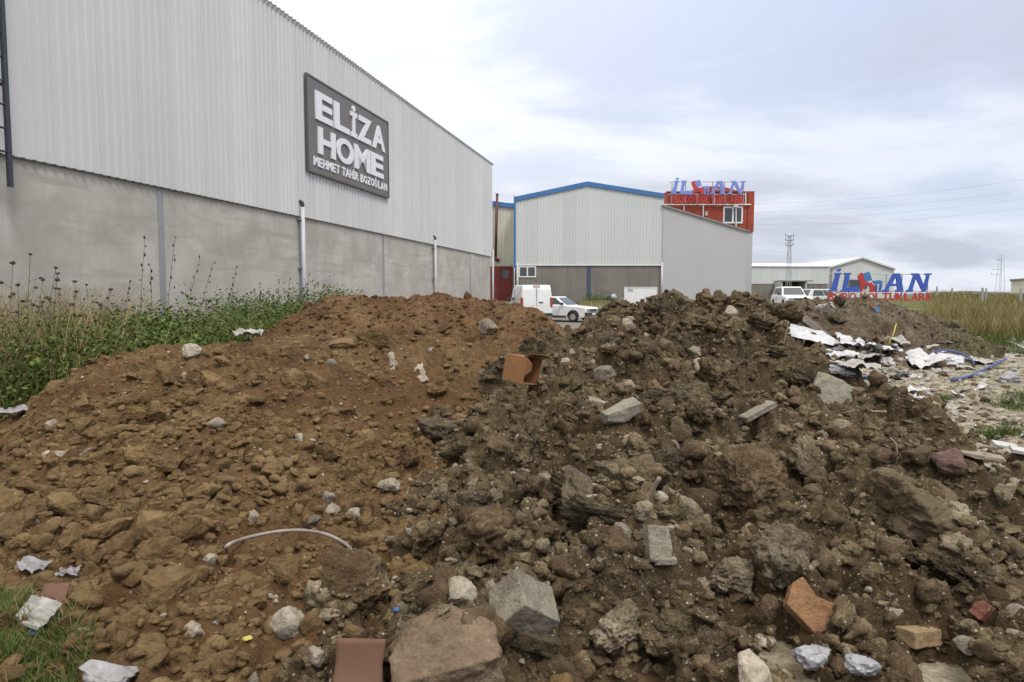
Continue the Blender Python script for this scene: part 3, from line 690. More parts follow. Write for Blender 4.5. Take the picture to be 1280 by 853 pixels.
def word(txt, a, b, v0, v1, off=.025):
    n = len(txt); A, B = sxx(a), sxx(b); wts = [.45 if c in 'İI' else 1.15 if c in 'M' else 1 for c in txt]; tot = sum(wts); x = A
    for c, wt in zip(txt, wts):
        x2 = x + (B-A)*wt/tot; hi = v0 - (.028 if c in 'İĞ' else 0)
        glyph(c, 'letter', M['letter'], sg, LMl, (x+(B-A)*.012, sz1-v1*H_, x2-(B-A)*.012, sz1-hi*H_), .03, off); x = x2
word('MEHMET', 60, 236, .835, .935); word('TAHİR', 248, 360, .835, .935); word('BOZOĞLAN', 370, 550, .835, .935)

# ------------------------------------------------------------------ buildings behind
ID = Matrix.Identity(4)
def at(Y): return Matrix.Translation((0, Y, 0))
def xz(px, py, Y): p = P(px, py, Y); return p.x, p.z
YG = 60.0
gl, gr = xz(645, 248, YG), xz(829, 244, YG); ga = xz(734, 229, YG); zb = xz(735, 331, YG)[1]; gb = .7
gh = empty('industrial_hall', (gl[0], YG, .9)); tag(gh, 'pale gabled factory hall with blue roof trim and stained concrete base', 'factory hall')
def roofline(s): return gl[1]+(ga[1]-gl[1])*(s-gl[0])/(ga[0]-gl[0]) if s < ga[0] else ga[1]+(gr[1]-ga[1])*(s-ga[0])/(gr[0]-ga[0])
zs = xz(735, 257, YG)[1]
put(MB().prism([(gl[0], gb-1), (gr[0], gb-1), (gr[0], zb), (gl[0], zb)], 30, at(YG)), gh, 'base_wall', M['greyblock'])
put(cladding(MB(), gl[0], gr[0], lambda s: zb, lambda s: zs, .28, .03, -.05, at(YG)), gh, 'cladding', M['clad2'])
put(cladding(MB(), gl[0], gr[0], lambda s: zs+.01, roofline, .28, .03, -.02, at(YG)), gh, 'gable_cladding', M['clad2'])
put(MB().prism([(gl[0]+.01, zb+.01), (gr[0]-.01, zb+.01), (gr[0]-.01, gr[1]-.05), (ga[0], ga[1]-.05), (gl[0]+.01, gl[1]-.05)], 30, at(YG+.05)), gh, 'hall_body', M['clad2'])
tr = MB()
def strip(a, b, th, dep=.16, off=-.16): tr.prism([(a[0], a[1]-th), (b[0], b[1]-th), b, a], dep, at(YG+off))
strip((gl[0]-.05, gl[1]+.1), (ga[0], ga[1]+.1), .36); strip((ga[0], ga[1]+.1), (gr[0]+.05, gr[1]+.1), .36)
put(tr, gh, 'roof_trim', M['bluetrim'])
put(MB().add([(gl[0]-.05, YG-.17, gl[1]+.11), (ga[0], YG-.17, ga[1]+.11), (ga[0], YG+30, ga[1]+.11), (gl[0]-.05, YG+30, gl[1]+.11), (gr[0]+.05, YG-.17, gr[1]+.11), (gr[0]+.05, YG+30, gr[1]+.11)], [(0,1,2,3), (1,4,5,2)]), gh, 'roof', M['clad2'])
put(MB().box((gl[0]-.2, YG-.12, xz(642, 335, YG)[1]), (gl[0]-.03, YG+.1, gl[1]+.15)), gh, 'corner_trim', M['bluetrim'])
put(MB().box((gl[0], YG-.11, zb-.09), (gr[0], YG-.001, zb-.002)), gh, 'drip_flashing', M['white'])
cpx = xz(736, 340, YG)[0]; put(MB().box((cpx-.16, YG-.04, .5), (cpx+.16, YG-.001, zb-.1)), gh, 'column', M['bluepost'])
for px in (647, 827):
    x_ = xz(px, 340, YG)[0]; put(MB().tube([(x_, YG-.12, .6), (x_, YG-.12, zb+.15)], .09, 10), gh, 'downspout', M['pipe'], smooth=True)
def window(root, px0, py0, px1, py1, Y, nv, fw=.07, frame='white', nh=0):
    a, b = P(px0, py1, Y), P(px1, py0, Y); f = MB(); 
    f.box((a.x, Y-.07, a.z), (b.x, Y-.003, a.z+fw)).box((a.x, Y-.07, b.z-fw), (b.x, Y-.003, b.z))
    f.box((a.x, Y-.07, a.z+fw), (a.x+fw, Y-.003, b.z-fw)).box((b.x-fw, Y-.07, a.z+fw), (b.x, Y-.003, b.z-fw))
    for k in range(1, nv):
        x = a.x+(b.x-a.x)*k/nv; f.box((x-fw*.6, Y-.065, a.z+fw), (x+fw*.6, Y-.003, b.z-fw))
    e = empty('window', (a.x-parent_loc(root).x, Y-parent_loc(root).y, a.z-parent_loc(root).z)); e.parent = root
    put(f, e, 'frame', M[frame])
    put(MB().box((a.x+fw, Y-.03, a.z+fw), (b.x-fw, Y-.02, b.z-fw)), e, 'pane', M['glass'])
window(gh, 648.5, 333, 670, 347, YG, 2, .1)
# annex in the gap
YA = 63.0; a0, a1 = xz(604, 251, YA), xz(643, 256, YA); za_ = xz(620, 334, YA)[1]
an = empty('annex_building', (a0[0], YA, .9)); tag(an, 'narrow cream clad annex with blue eave between the two halls', 'annex')
put(MB().prism([(a0[0], .2), (a1[0], .2), a1, a0], 12, at(YA)), an, 'body', M['cream'])
put(cladding(MB(), a0[0], a1[0], lambda s: za_, lambda s: a0[1]-.2, .28, .03, -.02, at(YA)), an, 'cladding', M['cream'])
put(MB().prism([(a0[0], a0[1]-.35), (a1[0], a1[1]-.35), (a1[0], a1[1]+.05), (a0[0], a0[1]+.05)], .2, at(YA-.22)), an, 'eave_trim', M['bluetrim'])
dr = MB(); d0, d1 = P(610, 335, YA), P(640.5, 372, YA)
gd = empty('red_gate', (d0.x-an.location.x, -.15, 0)); gd.parent = an; gd.name = 'door'
put(MB().box((d0.x, YA-.15, .4), (d1.x, YA-.03, d0.z)), gd, 'door_leaf', M['reddark'])
fm = MB(); 
for x in (d0.x+.05, (P(625, 350, YA).x), d1.x-.08): fm.box((x-.05, YA-.2, .4), (x+.05, YA-.151, d0.z))
fm.box((d0.x, YA-.2, d0.z+.002), (d1.x, YA-.03, d0.z+.14))
put(fm, gd, 'door_frame', M['reddark'])
for x0, x1 in ((612, 617.5), (627, 636)):
    p, q = P(x0, 348, YA), P(x1, 338, YA); put(MB().box((p.x, YA-.17, p.z), (q.x, YA-.151, q.z)), gd, 'pane', M['glass'])
f0, f1 = P(621.5, 243, YA-.4), P(619.5, 322, YA-.4)
fl = empty('flue_pipe', f1); tag(fl, 'thin rusty brown stove pipe standing up the cream annex wall', 'flue pipe')
put(MB().tube([f1, f0], .12, 10), fl, 'pipe', M['brownpipe'], smooth=True)
put(MB().tube(spline([f1+Vector((0, 0, .05)), f1+Vector((.05, 0, -.2)), f1+Vector((.25, .3, -.25))], 4), .15, 10), fl, 'elbow', M['brownpipe'], smooth=True)
put(MB().tube([f0, f0+Vector((0, 0, .08))], .2, 10, .05), fl, 'cap', M['brownpipe'])
for k in (.3, .7): 
    c = f1.lerp(f0, k); put(MB().box((c.x-.16, c.y, c.z-.03), (c.x+.16, c.y+.4, c.z+.03)), fl, 'bracket', M['steel'])
# rendered lean-to
YL = 59.85; l0, l1 = xz(829, 258, YL), xz(934, 290, YL)
lt = empty('lean_to', (l0[0], YL, .85)); tag(lt, 'plain grey rendered lean-to with sloping roof beside the gabled hall', 'shed')
put(MB().prism([(l0[0], .2), (l1[0], .2), (l1[0], l1[1]), (l0[0], l0[1])], 8, at(YL)), lt, 'wall', M['render'])
put(MB().prism([(l0[0]-.1, l0[1]+.003), (l1[0]+.15, l1[1]-.04), (l1[0]+.15, l1[1]+.1), (l0[0]-.1, l0[1]+.14)], 8.2, at(YL-.15)), lt, 'roof', M['roofedge'])
put(MB().box((l0[0], YL-.04, .2), (l1[0], YL-.003, 1.05)), lt, 'plinth', M['greyblock'])
# red office block
YR = 67.0; r0, r1 = xz(834, 241, YR), xz(942, 240, YR); rm = xz(900, 290, YR)[1]
rb_ = empty('office_block', (r0[0], YR, .9)); tag(rb_, 'red painted upper storey of an office block behind the grey lean-to', 'office block')
put(MB().box((r0[0], YR, .3), (r1[0], YR+14, rm)), rb_, 'lower_wall', M['render'])
put(MB().box((r0[0], YR-.02, rm+.002), (r1[0], YR+14, r0[1])), rb_, 'upper_wall', M['redwall'])
put(MB().box((r1[0]-.55, YR-.12, rm+.002), (r1[0]+.05, YR-.022, r0[1]+.12)), rb_, 'corner_pier', M['redwall'])
put(MB().box((r0[0]-.05, YR-.1, r0[1]+.003), (r1[0]-.6, YR+14, r0[1]+.12)), rb_, 'coping', M['redwall'])
window(rb_, 903.5, 258.5, 928.5, 279.5, YR-.03, 2, .14)
va = []; c0, c1 = xz(848, 242, YR+3), xz(926, 242, YR+3)
arc = [(c0[0]+(c1[0]-c0[0])*k/16, r0[1]+.1+.75*math.sin(math.pi*k/16)) for k in range(17)]
put(MB().prism(arc, 8, at(YR+1.5)), rb_, 'barrel_roof', M['redwall'])
pp = MB()
def wbar(px0, py0, px1, py1, r=.06): pp.tube([P(px0, py0, YR-.2), P(px1, py1, YR-.2)], r, 8)
wbar(830, 256, 939, 256)
for x, a, b in ((893, 241, 255), (932, 241, 255), (855, 257, 263), (879, 257, 272), (920, 257, 283)): wbar(x, a, x, b)
put(pp, rb_, 'white_rail', M['white'])
fl2 = P(920, 257, YR-.5); 
put(MB().box((fl2.x-.2, fl2.y, fl2.z-.14), (fl2.x+.2, fl2.y+.2, fl2.z+.14)), rb_, 'floodlight', M['white'])
cl2 = P(883, 267, YR-.2); put(MB().box((cl2.x-.12, cl2.y, cl2.z-.2), (cl2.x+.12, cl2.y+.18, cl2.z+.2)), rb_, 'lamp', M['cream'])

# ------------------------------------------------------------------ the chair company's letter signs
SH = {
 'dot': [(197,143),(206,124),(222,118),(240,124),(231,143),(214,150)],
 'i': [(178,160),(242,160),(240,178),(229,178),(202,318),(212,320),(209,332),(130,332),(133,320),(150,318),(186,178),(176,178)],
 'l': [(270,160),(334,160),(331,178),(318,178),(298,300),(340,292),(398,288),(418,300),(412,342),(240,336),(243,322),(257,320),(279,178),(268,178)],
 'back': [(441,167),(500,148),(530,228),(472,246),(447,206)],
 'arm': [(395,192),(425,157),(440,168),(446,207),(470,247),(522,252),(558,284),(558,338),(514,340),(512,300),(494,275),(456,278),(444,334),(424,336),(428,268),(405,222)],
 'seat': [(531,236),(606,228),(632,244),(628,262),(564,272),(548,258)],
 'leg': [(608,268),(628,264),(616,338),(600,338)],
 'legb': [(564,276),(584,273),(580,338),(562,338)],
 'a': [[(730,165),(796,165),(829,322),(834,336),(756,336),(758,322),(776,320),(766,285),(702,285),(690,318),(700,322),(698,336),(634,336),(637,322),(655,318)],],
 'n': [[(902,165),(972,165),(1024,280),(1046,182),(1030,180),(1030,165),(1092,165),(1088,180),(1072,182),(1044,336),(1012,336),(946,208),(916,318),(926,322),(924,336),(860,336),(863,322),(882,318),(922,182),(904,180)]],
}
def letter_sign(name, label, X, Z, Y, scale, mats, ground_to, text_z, text_h, tx0, tx1, rail=True, stand=True):
    root = empty(name, (X(640), Y, ground_to)); tag(root, label, 'sign')
    def poly(nm, pts, mat, dy=0): put(MB().prism([(X(a), Z(b)) for a, b in pts], .12, at(Y+dy)), root, nm, M[mat])
    poly('letter', SH['i'], mats[0]); poly('letter_dot', SH['dot'], mats[0]); poly('letter', SH['l'], mats[0])
    # A with its counter: left leg, right leg and bar, butted together
    poly('letter', [(730,165),(762,165),(758,195),(722,262),(762,262),(766,285),(702,285),(690,318),(700,322),(698,336),(634,336),(637,322),(655,318)], mats[0])
    poly('letter_stroke', [(762.5,165),(796,165),(829,318),(834,336),(756,336),(758,322),(776,320),(758.5,195)], mats[0])
    poly('letter', SH['n'][0], mats[0])
    ch = empty('chair_emblem', (0, 0, 0)); ch.parent = root
    def cp(nm, pts, mat): put(MB().prism([(X(a), Z(b)) for a, b in pts], .12, at(Y-.03)), ch, nm, M[mat])
    cp('backrest', SH['back'], mats[1]); cp('armrest', SH['arm'], 'signred'); cp('seat', SH['seat'], mats[1]); cp('leg', SH['leg'], mats[0]); cp('leg', SH['legb'], mats[0])
    m = Matrix.Translation(-root.location) @ at(Y)
    t = 'BÜRO KOLTUKLARI'; wt = [.5 if c in ' I' else 1 for c in t]; tot = sum(wt); x = tx0
    for c, q in zip(t, wt):
        x2 = x+(tx1-tx0)*q/tot
        if c != ' ': glyph(c, 'small_letter', M['signred'], root, m, (x+.03*(tx1-tx0)/10, text_z, x2-.03*(tx1-tx0)/10, text_z+text_h*(1.18 if c == 'Ü' else 1)), .06, .02)
        x = x2
    fr = MB(); zt = Z(172); zb2 = Z(335)
    for z_ in (zt, zb2-.02*scale): fr.tube([(X(110), Y+.16, z_), (X(1110), Y+.16, z_)], .025*scale, 6)
    for a in (155, 330, 480, 680, 830, 1075): fr.tube([(X(a), Y+.22, ground_to), (X(a), Y+.22, zt)], .03*scale, 6)
    put(fr, root, 'support_frame', M['steel'])
    return root
YS = 44.0
k1 = 1/7.53
X1 = lambda a: P(1020+a*k1, 340, YS).x; Z1 = lambda b: P(1100, 320+b*k1, YS).z
letter_sign('letter_sign', 'large blue letters with a red and blue chair, standing on the ground at right', X1, Z1, YS, 1.0, ('signblue', 'seatblue'), float(ground_z(0, YS)), P(1100, 376, YS).z, .5, X1(110), X1(1075))
YS2 = 66.0; X2 = lambda a: P(820+18 + (a-130)*(932-838)/(1092-130), 240, YS2).x; Z2 = lambda b: P(880, 222+(b-118)*(243-222)/(338-118), YS2).z
letter_sign('letter_sign', 'pale blue İL AN letters with a chair on top of the red office block', X2, Z2, YS2, 1.4, ('signpale', 'signpale'), P(880, 256, YS2).z, P(880, 253.5, YS2).z, .6, X2(170), X2(1050))

# ------------------------------------------------------------------ far buildings, poles, hills
YF = 112.0
w0, w1 = xz(930, 333, YF), xz(1035, 333.5, YF); wb = xz(980, 355, YF)[1]
fw = empty('warehouse', (w0[0], YF, .9)); tag(fw, 'low white warehouse behind the lattice pole, with a dark loading bay', 'warehouse')
put(MB().box((w0[0], YF, .2), (w1[0], YF+25, wb)), fw, 'base_wall', M['greyblock'])
put(cladding(MB(), w0[0], w1[0], lambda s: wb, lambda s: w0[1], .5, .04, -.05, at(YF)), fw, 'cladding', M['clad2'])
ap = xz(1014, 326.5, YF+12); put(MB().add([(w0[0], YF-.3, w0[1]), (w1[0]+.1, YF-.3, w1[1]), (w1[0]+.1, YF+13, w1[1]+1.1), (w0[0], YF+13, w0[1]+1.1), (w1[0]+.1, YF+26, w1[1]), (w0[0], YF+26, w0[1])], [(0,1,2,3), (3,2,4,5), (0,3,5), (1,4,2)]), fw, 'roof', M['white'])
put(MB().box((w0[0]+.02, YF+.01, wb+.01), (w1[0]-.02, YF+25, w0[1]-.01)), fw, 'body', M['clad2'])
q0, q1 = P(977, 352, YF-3), P(1009, 367, YF-3)
ca = empty('loading_bay', (q0.x-fw.location.x, -3, 0)); ca.parent = fw
put(MB().box((q0.x, YF-3, q0.z), (q1.x+.9, YF-.06, q0.z+.18)), ca, 'canopy', M['roofedge'])
put(MB().box((q0.x, YF-2.8, .6), (q0.x+.25, YF-.06, q0.z-.01)).box((q1.x-.25, YF-2.8, .6), (q1.x, YF-.06, q0.z-.01)), ca, 'side_wall', M['render'])
put(MB().box((q0.x+.26, YF-.25, .6), (q1.x-.26, YF-.06, q0.z-.01)), ca, 'opening', M['trim'])
YH = 124.0; h0, h1, ha = xz(1038, 335, YH), xz(1118, 337.5, YH), xz(1077, 323.5, YH)
h2 = empty('industrial_hall', (h0[0], YH, .9)); tag(h2, 'far pale gabled hall standing behind the blue letters on the ground', 'factory hall')
put(MB().prism([(h0[0], .2), (h1[0], .2), h1, ha, h0], 35, at(YH)), h2, 'wall', M['clad2'])
tr = MB()
for a, b in ((h0, ha), (ha, h1)): tr.prism([(a[0], a[1]+.01), (b[0], b[1]+.01), (b[0], b[1]+.3), (a[0], a[1]+.3)], 36, at(YH-.4))
put(tr, h2, 'roof', M['clad'])
p0, p1 = P(1060, 354, YH), P(1084, 352, YH); put(MB().box((p0.x, YH-.1, p0.z-1), (p1.x, YH-.01, p0.z+.6)), h2, 'strip_window', M['glass'])
put(MB().box((h0[0]-.1, YH-.25, .3), (h0[0]+.25, YH-.02, h0[1])), h2, 'downspout', M['roofedge'])
YQ = 150.0; e0, e1 = xz(1264, 351, YQ), xz(1300, 346, YQ)
b3 = empty('storage_shed', (e0[0], YQ, .9)); tag(b3, 'cream shed at the far right edge beyond the dry grass', 'shed')
SM = Matrix.Translation((e0[0], YQ, 0)) @ Matrix.Rotation(-R(37), 4, 'Z') @ Matrix.Translation((-e0[0], 0, 0))
put(MB().prism([(e0[0], .2), (e1[0]+6, .2), (e1[0]+6, e1[1]), (e0[0], e0[1])], 20, SM), b3, 'wall', M['cream'])
put(MB().prism([(e0[0]-.3, e0[1]+.01), (e1[0]+6.4, e1[1]+.01), (e1[0]+6.4, e1[1]+.3), (e0[0]-.3, e0[1]+.3)], 21, SM @ Matrix.Translation((0, -.4, 0))), b3, 'roof', M['roofedge'])
def lattice(name, px, top, Y, wid, label, arms, armside, gz=.9):
    b = P(px, 360, Y); zt = P(px, top, Y).z; root = empty(name, (b.x, Y, gz)); tag(root, label, 'power pole')
    fr = MB(); legs = [(-1, -1), (1, -1), (1, 1), (-1, 1)]; w1_ = wid*.45
    for sx, sy in legs: fr.tube([(b.x+sx*wid/2, Y+sy*wid/2, gz), (b.x+sx*w1_/2, Y+sy*w1_/2, zt)], .035, 5)
    n = 10
    for k in range(n):
        a0 = k/n; a1_ = (k+1)/n; wa, wb_ = wid+(w1_-wid)*a0, wid+(w1_-wid)*a1_
        za2, zb2 = gz+(zt-gz)*a0, gz+(zt-gz)*a1_; s = 1 if k % 2 else -1
        for sy in (-1, 1): fr.tube([(b.x-s*wa/2, Y+sy*wa/2, za2), (b.x+s*wb_/2, Y+sy*wb_/2, zb2)], .016, 4)
    put(fr, root, 'mast', M['polewood'])
    for ay, l0_, l1_ in arms:
        z_ = P(px, ay, Y).z; a = MB().tube([(b.x+l0_, Y, z_), (b.x+l1_, Y, z_)], .06, 6)
        arm = put(a, root, 'crossarm', M['polewood'])
        for e in (l0_, l1_):
            if abs(e) > .3: put(MB().tube([(b.x+e, Y, z_+.06), (b.x+e, Y, z_+.32)], .05, 6), arm, 'insulator', M['trim'])
    return root
lattice('power_pole', 985.5, 294, 95, .6, 'grey lattice power pole in front of the low white warehouse', ((295.5, -.55, .55), (301, -.55, .5), (307, -.5, .5)), 1)
lattice('power_pole', 1250, 318, 170, 1.5, 'far lattice power pole with side arms above the dry grass field', ((325, -1.2, .3), (337, -2.2, .3), (343, -2.3, .3)), -1)
pb = P(988, 304, 94.4); 
for i, (ya, yb, Y, dzz) in enumerate(((252, 213, 85, 0), (262, 228, 85, 0), (270, 240, 88, 0), (277, 254, 90, 0))):
    a, b = P(900, ya+3, Y+6), P(1420, yb-14, Y-10); pts = []
    for k in range(21):
        q = a.lerp(b, k/20); q.z -= 1.3*4*(k/20)*(1-k/20); pts.append(q)
    wire = MB().tube(pts, .009, 4).build('power_line', M['polewood'])
    tag(wire, ('topmost', 'second highest', 'third highest', 'lowest')[i]+' thin power line across the sky at right', 'power line', 'overhead power lines')
hp = []
hx = np.linspace(40, 420, 60); hz = 1.0 + 2.2*np.clip(np.exp(-((hx-215)/26)**2) + .55*np.exp(-((hx-270)/40)**2) + .5*np.exp(-((hx-330)/30)**2), 0, 1.2) + .5*noise2(hx/5, hx*0, 4)
V = []; F = []
for i in range(60):
    V += [(hx[i], 300, -1), (hx[i], 312, hz[i]*.8), (hx[i], 330, hz[i]), (hx[i], 380, -1)]
    if i:
        for k in range(3): F.append((4*i-4+k, 4*i+k, 4*i+k+1, 4*i-4+k+1))
tag(MB().add(V, F).build('hills', M['hill'], smooth=True), 'low dark hills on the horizon', kind='structure')
for i, (px, top, Y, rr) in enumerate(((1171, 358, 52, .05), (1190, 360, 60, .06), (1228, 360, 48, .06), (1232.5, 360.5, 50, .05), (1276, 361, 46, .06))):
    b = P(px, 366, Y); zt = P(px, top, Y).z; gz = float(ground_z(0, Y))
    pm = MB().box((b.x-rr, Y-rr, gz-.1), (b.x+rr, Y+rr, zt-.25)).box((b.x-rr*.8, Y-rr*.8, zt-.249), (b.x+rr*.8, Y+rr*.8, zt)).build('fence_post', M['polewood'])
    tag(pm, ('thin concrete post just right of the blue letter sign', 'concrete post nearest the left end of the hills', 'left one of two close posts before the far pole', 'right one of two close posts before the far pole', 'post in the grass before the cream shed')[i], 'post', 'posts in the grass field')

# ------------------------------------------------------------------ vehicles
def wheel(root, x, y, r=.29, wd=.19):
    e = empty('wheel', (x, y, r)); e.parent = root
    n = 24; mb = MB(); prof = ((r*.62, -wd/2), (r*.93, -wd/2), (r, -wd*.32), (r, wd*.32), (r*.93, wd/2), (r*.62, wd/2))
    V = [(pr*math.cos(6.2832*k/n), py, pr*math.sin(6.2832*k/n)) for k in range(n) for pr, py in prof]
    m = len(prof); mb.add(V, [(k*m+j, k*m+(j+1) % m, ((k+1) % n)*m+(j+1) % m, ((k+1) % n)*m+j) for k in range(n) for j in range(m)])
    mb.build('tyre', M['black'], e, smooth=True)
    mb = MB().tube([(0, -wd*.40, 0), (0, wd*.40, 0)], r*.63, 20); mb.build('rim', M['rim'], e)
def body_shell(prof, hw, root, mat, bev=.05, name='body'):
    mb = MB().prism(prof, 2*hw, Matrix.Translation((0, -hw, 0)))
    return mb.build(name, mat, root, smooth=False, bevel=bev)
def frustum(mb, x0, x1, z0, hw0, X0_, X1_, z1, hw1):
    V = [(x0, -hw0, z0), (x1, -hw0, z0), (x1, hw0, z0), (x0, hw0, z0), (X0_, -hw1, z1), (X1_, -hw1, z1), (X1_, hw1, z1), (X0_, hw1, z1)]
    return mb.add(V, [(3,2,1,0), (4,5,6,7), (0,1,5,4), (1,2,6,5), (2,3,7,6), (3,0,4,7)])
def sedan(loc, rz, label, mat, L=4.2, H=1.4, hw=.80, hatch=False, group=None):
    root = empty('parked_car', loc, rz); tag(root, label, 'car', group); f, b = L/2, -L/2
    zb_ = .88
    body_shell([(b, .32), (b+.05, .78), (b+.12, zb_), (f-1.35, zb_+.0), (f-.12, zb_-.10), (f, .66), (f, .32), (f-.25, .22), (b+.25, .22)], hw, root, mat, .045)
    cb0, cb1 = (b+.12 if hatch else b+.62), f-1.2; ct0, ct1 = (b+.5 if hatch else b+1.15), f-1.95
    cab = MB(); frustum(cab, cb0, cb1, zb_-.02, hw-.06, ct0, ct1, H, hw-.22); cab.build('cabin', mat, root, bevel=.05)
    def gl_quad(name, pts): MB().add(pts, [(0, 1, 2, 3)]).build(name, M['glass'], root)
    def lerp3(a, b, t): return tuple(a[i]+(b[i]-a[i])*t for i in range(3))
    A0, A1, T0, T1 = (cb0, 1, zb_), (cb1, 1, zb_), (ct0, 1, H), (ct1, 1, H)
    for s in (-1, 1):
        def S(u, v, o=.012):
            bx = cb0+(cb1-cb0)*u; tx = ct0+(ct1-ct0)*u; w_ = (hw-.06)+(-.16)*v
            return (bx+(tx-bx)*v, s*(w_+o), zb_+(H-zb_)*v)
        for u0, u1 in ((.12, .5), (.53, .9)): gl_quad('side_window', [S(u0, .14), S(u1, .14), S(u1, .84), S(u0, .84)])
        for u in (.515,):
            MB().box((cb0+(cb1-cb0)*u-.01, s*(hw+.004)-.004, .36), (cb0+(cb1-cb0)*u+.01, s*(hw+.004)+.004, zb_-.06)).build('door_gap', M['trim'], root)
        MB().box((b+.3, s*(hw-.01), .24), (f-.3, s*(hw+.02), .40)) if False else None
        MB().box((-.62, s*(hw+.016)-.016, .70), (-.42, s*(hw+.016)+.016, .73)).build('door_handle', M['trim'], root)
        mr = MB().box((cb1-.28, s*(hw+.02) if s > 0 else s*(hw+.2), .90), (cb1-.14, s*(hw+.2) if s > 0 else s*(hw+.02), 1.04)); mr.build('mirror', M['trim'], root, bevel=.02)
        wheel(root, f-.78, s*(hw-.055)); wheel(root, b+.78, s*(hw-.055))
        MB().box((b-.012, s*.52-.17, .60), (b+.03, s*.52+.17, .76)).build('tail_lamp', M['lampred'], root)
        MB().box((f-.03, s*.56-.16, .56), (f+.014, s*.56+.16, .70)).build('headlight', M['lampclear'], root)
        ar = MB()
        for wx in (f-.78, b+.78):
            n = 14; pts = [(wx+.36*math.cos(math.pi*k/n), .29+.36*math.sin(math.pi*k/n)) for k in range(n+1)]
            ar.prism(pts, .012, Matrix.Translation((0, s*(hw+.002)-(0 if s > 0 else .012), 0)))
        ar.build('wheel_arch', M['black'], root)
        MB().box((b+1.2, s*(hw+.012)-.012, .23), (f-1.2, s*(hw+.012)+.012, .34)).build('side_skirt', M['trim'], root)
    mx = lambda t: (cb1+(ct1-cb1)*t+.02, zb_+(H-zb_)*t)
    for nm, a, c, sg_ in (('windscreen', cb1, ct1, 1), ('rear_window', cb0, ct0, -1)):
        def W(t, sd): return (a+(c-a)*t+sg_*.016, sd*((hw-.06)-.16*t-.08), zb_+(H-zb_)*t+.006)
        gl_quad(nm, [W(.1, -1), W(.1, 1), W(.88, 1), W(.88, -1)])
    MB().box((f-.02, -.38, .55), (f+.012, .38, .70)).build('grille', M['trim'], root)
    MB().box((f-.1, -hw-.01, .34), (f+.09, hw+.01, .52)).build('bumper', M['trim'], root, bevel=.03)
    MB().box((b-.09, -hw-.01, .34), (b+.1, hw+.01, .52)).build('bumper', M['trim'], root, bevel=.03)
    MB().box((f+.091, -.26, .38), (f+.10, .26, .48)).build('number_plate', M['white'], root)
    return root
g0 = float(ground_z(0, 37.5))
pc = P(718, 388, 37.5); sedan((pc.x-.78, 37.6, g0), R(-33), 'white saloon car with black bumpers parked right of the white van', M['carwhite'], 4.0, 1.36, .78)
pc = P(991, 370, 48); sedan((pc.x+.1, 48.6, float(ground_z(0, 48.5))), R(-97), 'white car seen from the front before the dark loading bay', M['carwhite'], 4.2, 1.5, .86, True)
pc = P(1028, 370, 46); sedan((pc.x+1.3, 48.5, float(ground_z(0, 47))), R(12), 'silver hatchback left of the blue and red ground sign', M['carsilver'], 3.9, 1.42, .8, True)
# van, seen from behind
pv = P(671, 380, 36); van = empty('delivery_van', (pv.x, 36, float(ground_z(0, 36)))); van.rotation_euler = (0, 0, R(90+9)); tag(van, 'white panel van seen from behind beside the saloon car', 'van')
hw = .86; Lv = 4.3
mb = MB(); prof = [(0, .3), (-.0, 1.0), (.06, 1.75), (.16, 1.98), (2.6, 2.0), (3.0, 1.86), (3.45, 1.15), (4.2, .95), (4.3, .7), (4.3, .3), (4.0, .22), (.2, .22)]
bm = bmesh.new(); n = len(prof); rows = []
for y in (-1, 1):
    rows.append([bm.verts.new((x, y*(hw - (.10*max(0, (z-1.0)))), z)) for x, z in prof])
bm.faces.new(rows[0]); bm.faces.new(rows[1][::-1])
for i in range(n): bm.faces.new((rows[0][i], rows[1][i], rows[1][(i+1) % n], rows[0][(i+1) % n]))
bmesh.ops.recalc_face_normals(bm, faces=bm.faces); bmesh.ops.bevel(bm, geom=bm.edges[:], offset=.11, segments=4, affect='EDGES', profile=.6)
me = bpy.data.meshes.new('body'); bm.to_mesh(me); bm.free(); link('body', me, M['carwhite'], van)
MB().box((-.012, -.012, .45), (.02, .012, 1.86)).build('door_gap', M['column'], van)
MB().box((-.03, -.34, 1.04), (.01, -.12, 1.09)).build('door_handle', M['trim'], van)
MB().box((.03, -.2, 1.91), (.09, .2, 1.955)).build('brake_lamp', M['lampred'], van)
MB().box((-.08, -hw+.02, .34), (.06, hw-.02, .5)).build('bumper', M['trim'], van, bevel=.03)
MB().box((-.088, -.26, .40), (-.081, .26, .48)).build('number_plate', M['white'], van)
for s in (-1, 1):
    MB().box((-.015, s*(hw-.07)-.065, .80), (.14, s*(hw-.07)+.075, 1.32)).build('tail_lamp', M['lampred'], van, bevel=.02)
    wheel(van, .85, s*(hw-.1), .31); wheel(van, 3.5, s*(hw-.1), .31)
    MB().add([(2.35, s*(hw+.012-.02), 1.18), (3.25, s*(hw+.012-.02), 1.18), (2.95, s*(hw-.055), 1.72), (2.35, s*(hw-.055), 1.72)], [(0, 1, 2, 3)]).build('side_window', M['glass'], van)
    MB().box((3.05, s*(hw+.12)-.1, 1.12), (3.2, s*(hw+.12)+.1, 1.32)).build('mirror', M['trim'], van, bevel=.03)
    MB().box((.3, s*(hw+.004)-.01, .55), (2.3, s*(hw+.004)+.01, .62)).build('side_moulding', M['trim'], van)
MB().add([(3.47, -.7, 1.2), (3.47, .7, 1.2), (3.06, .66, 1.8), (3.06, -.66, 1.8)], [(0, 1, 2, 3)]).build('windscreen', M['glass'], van)

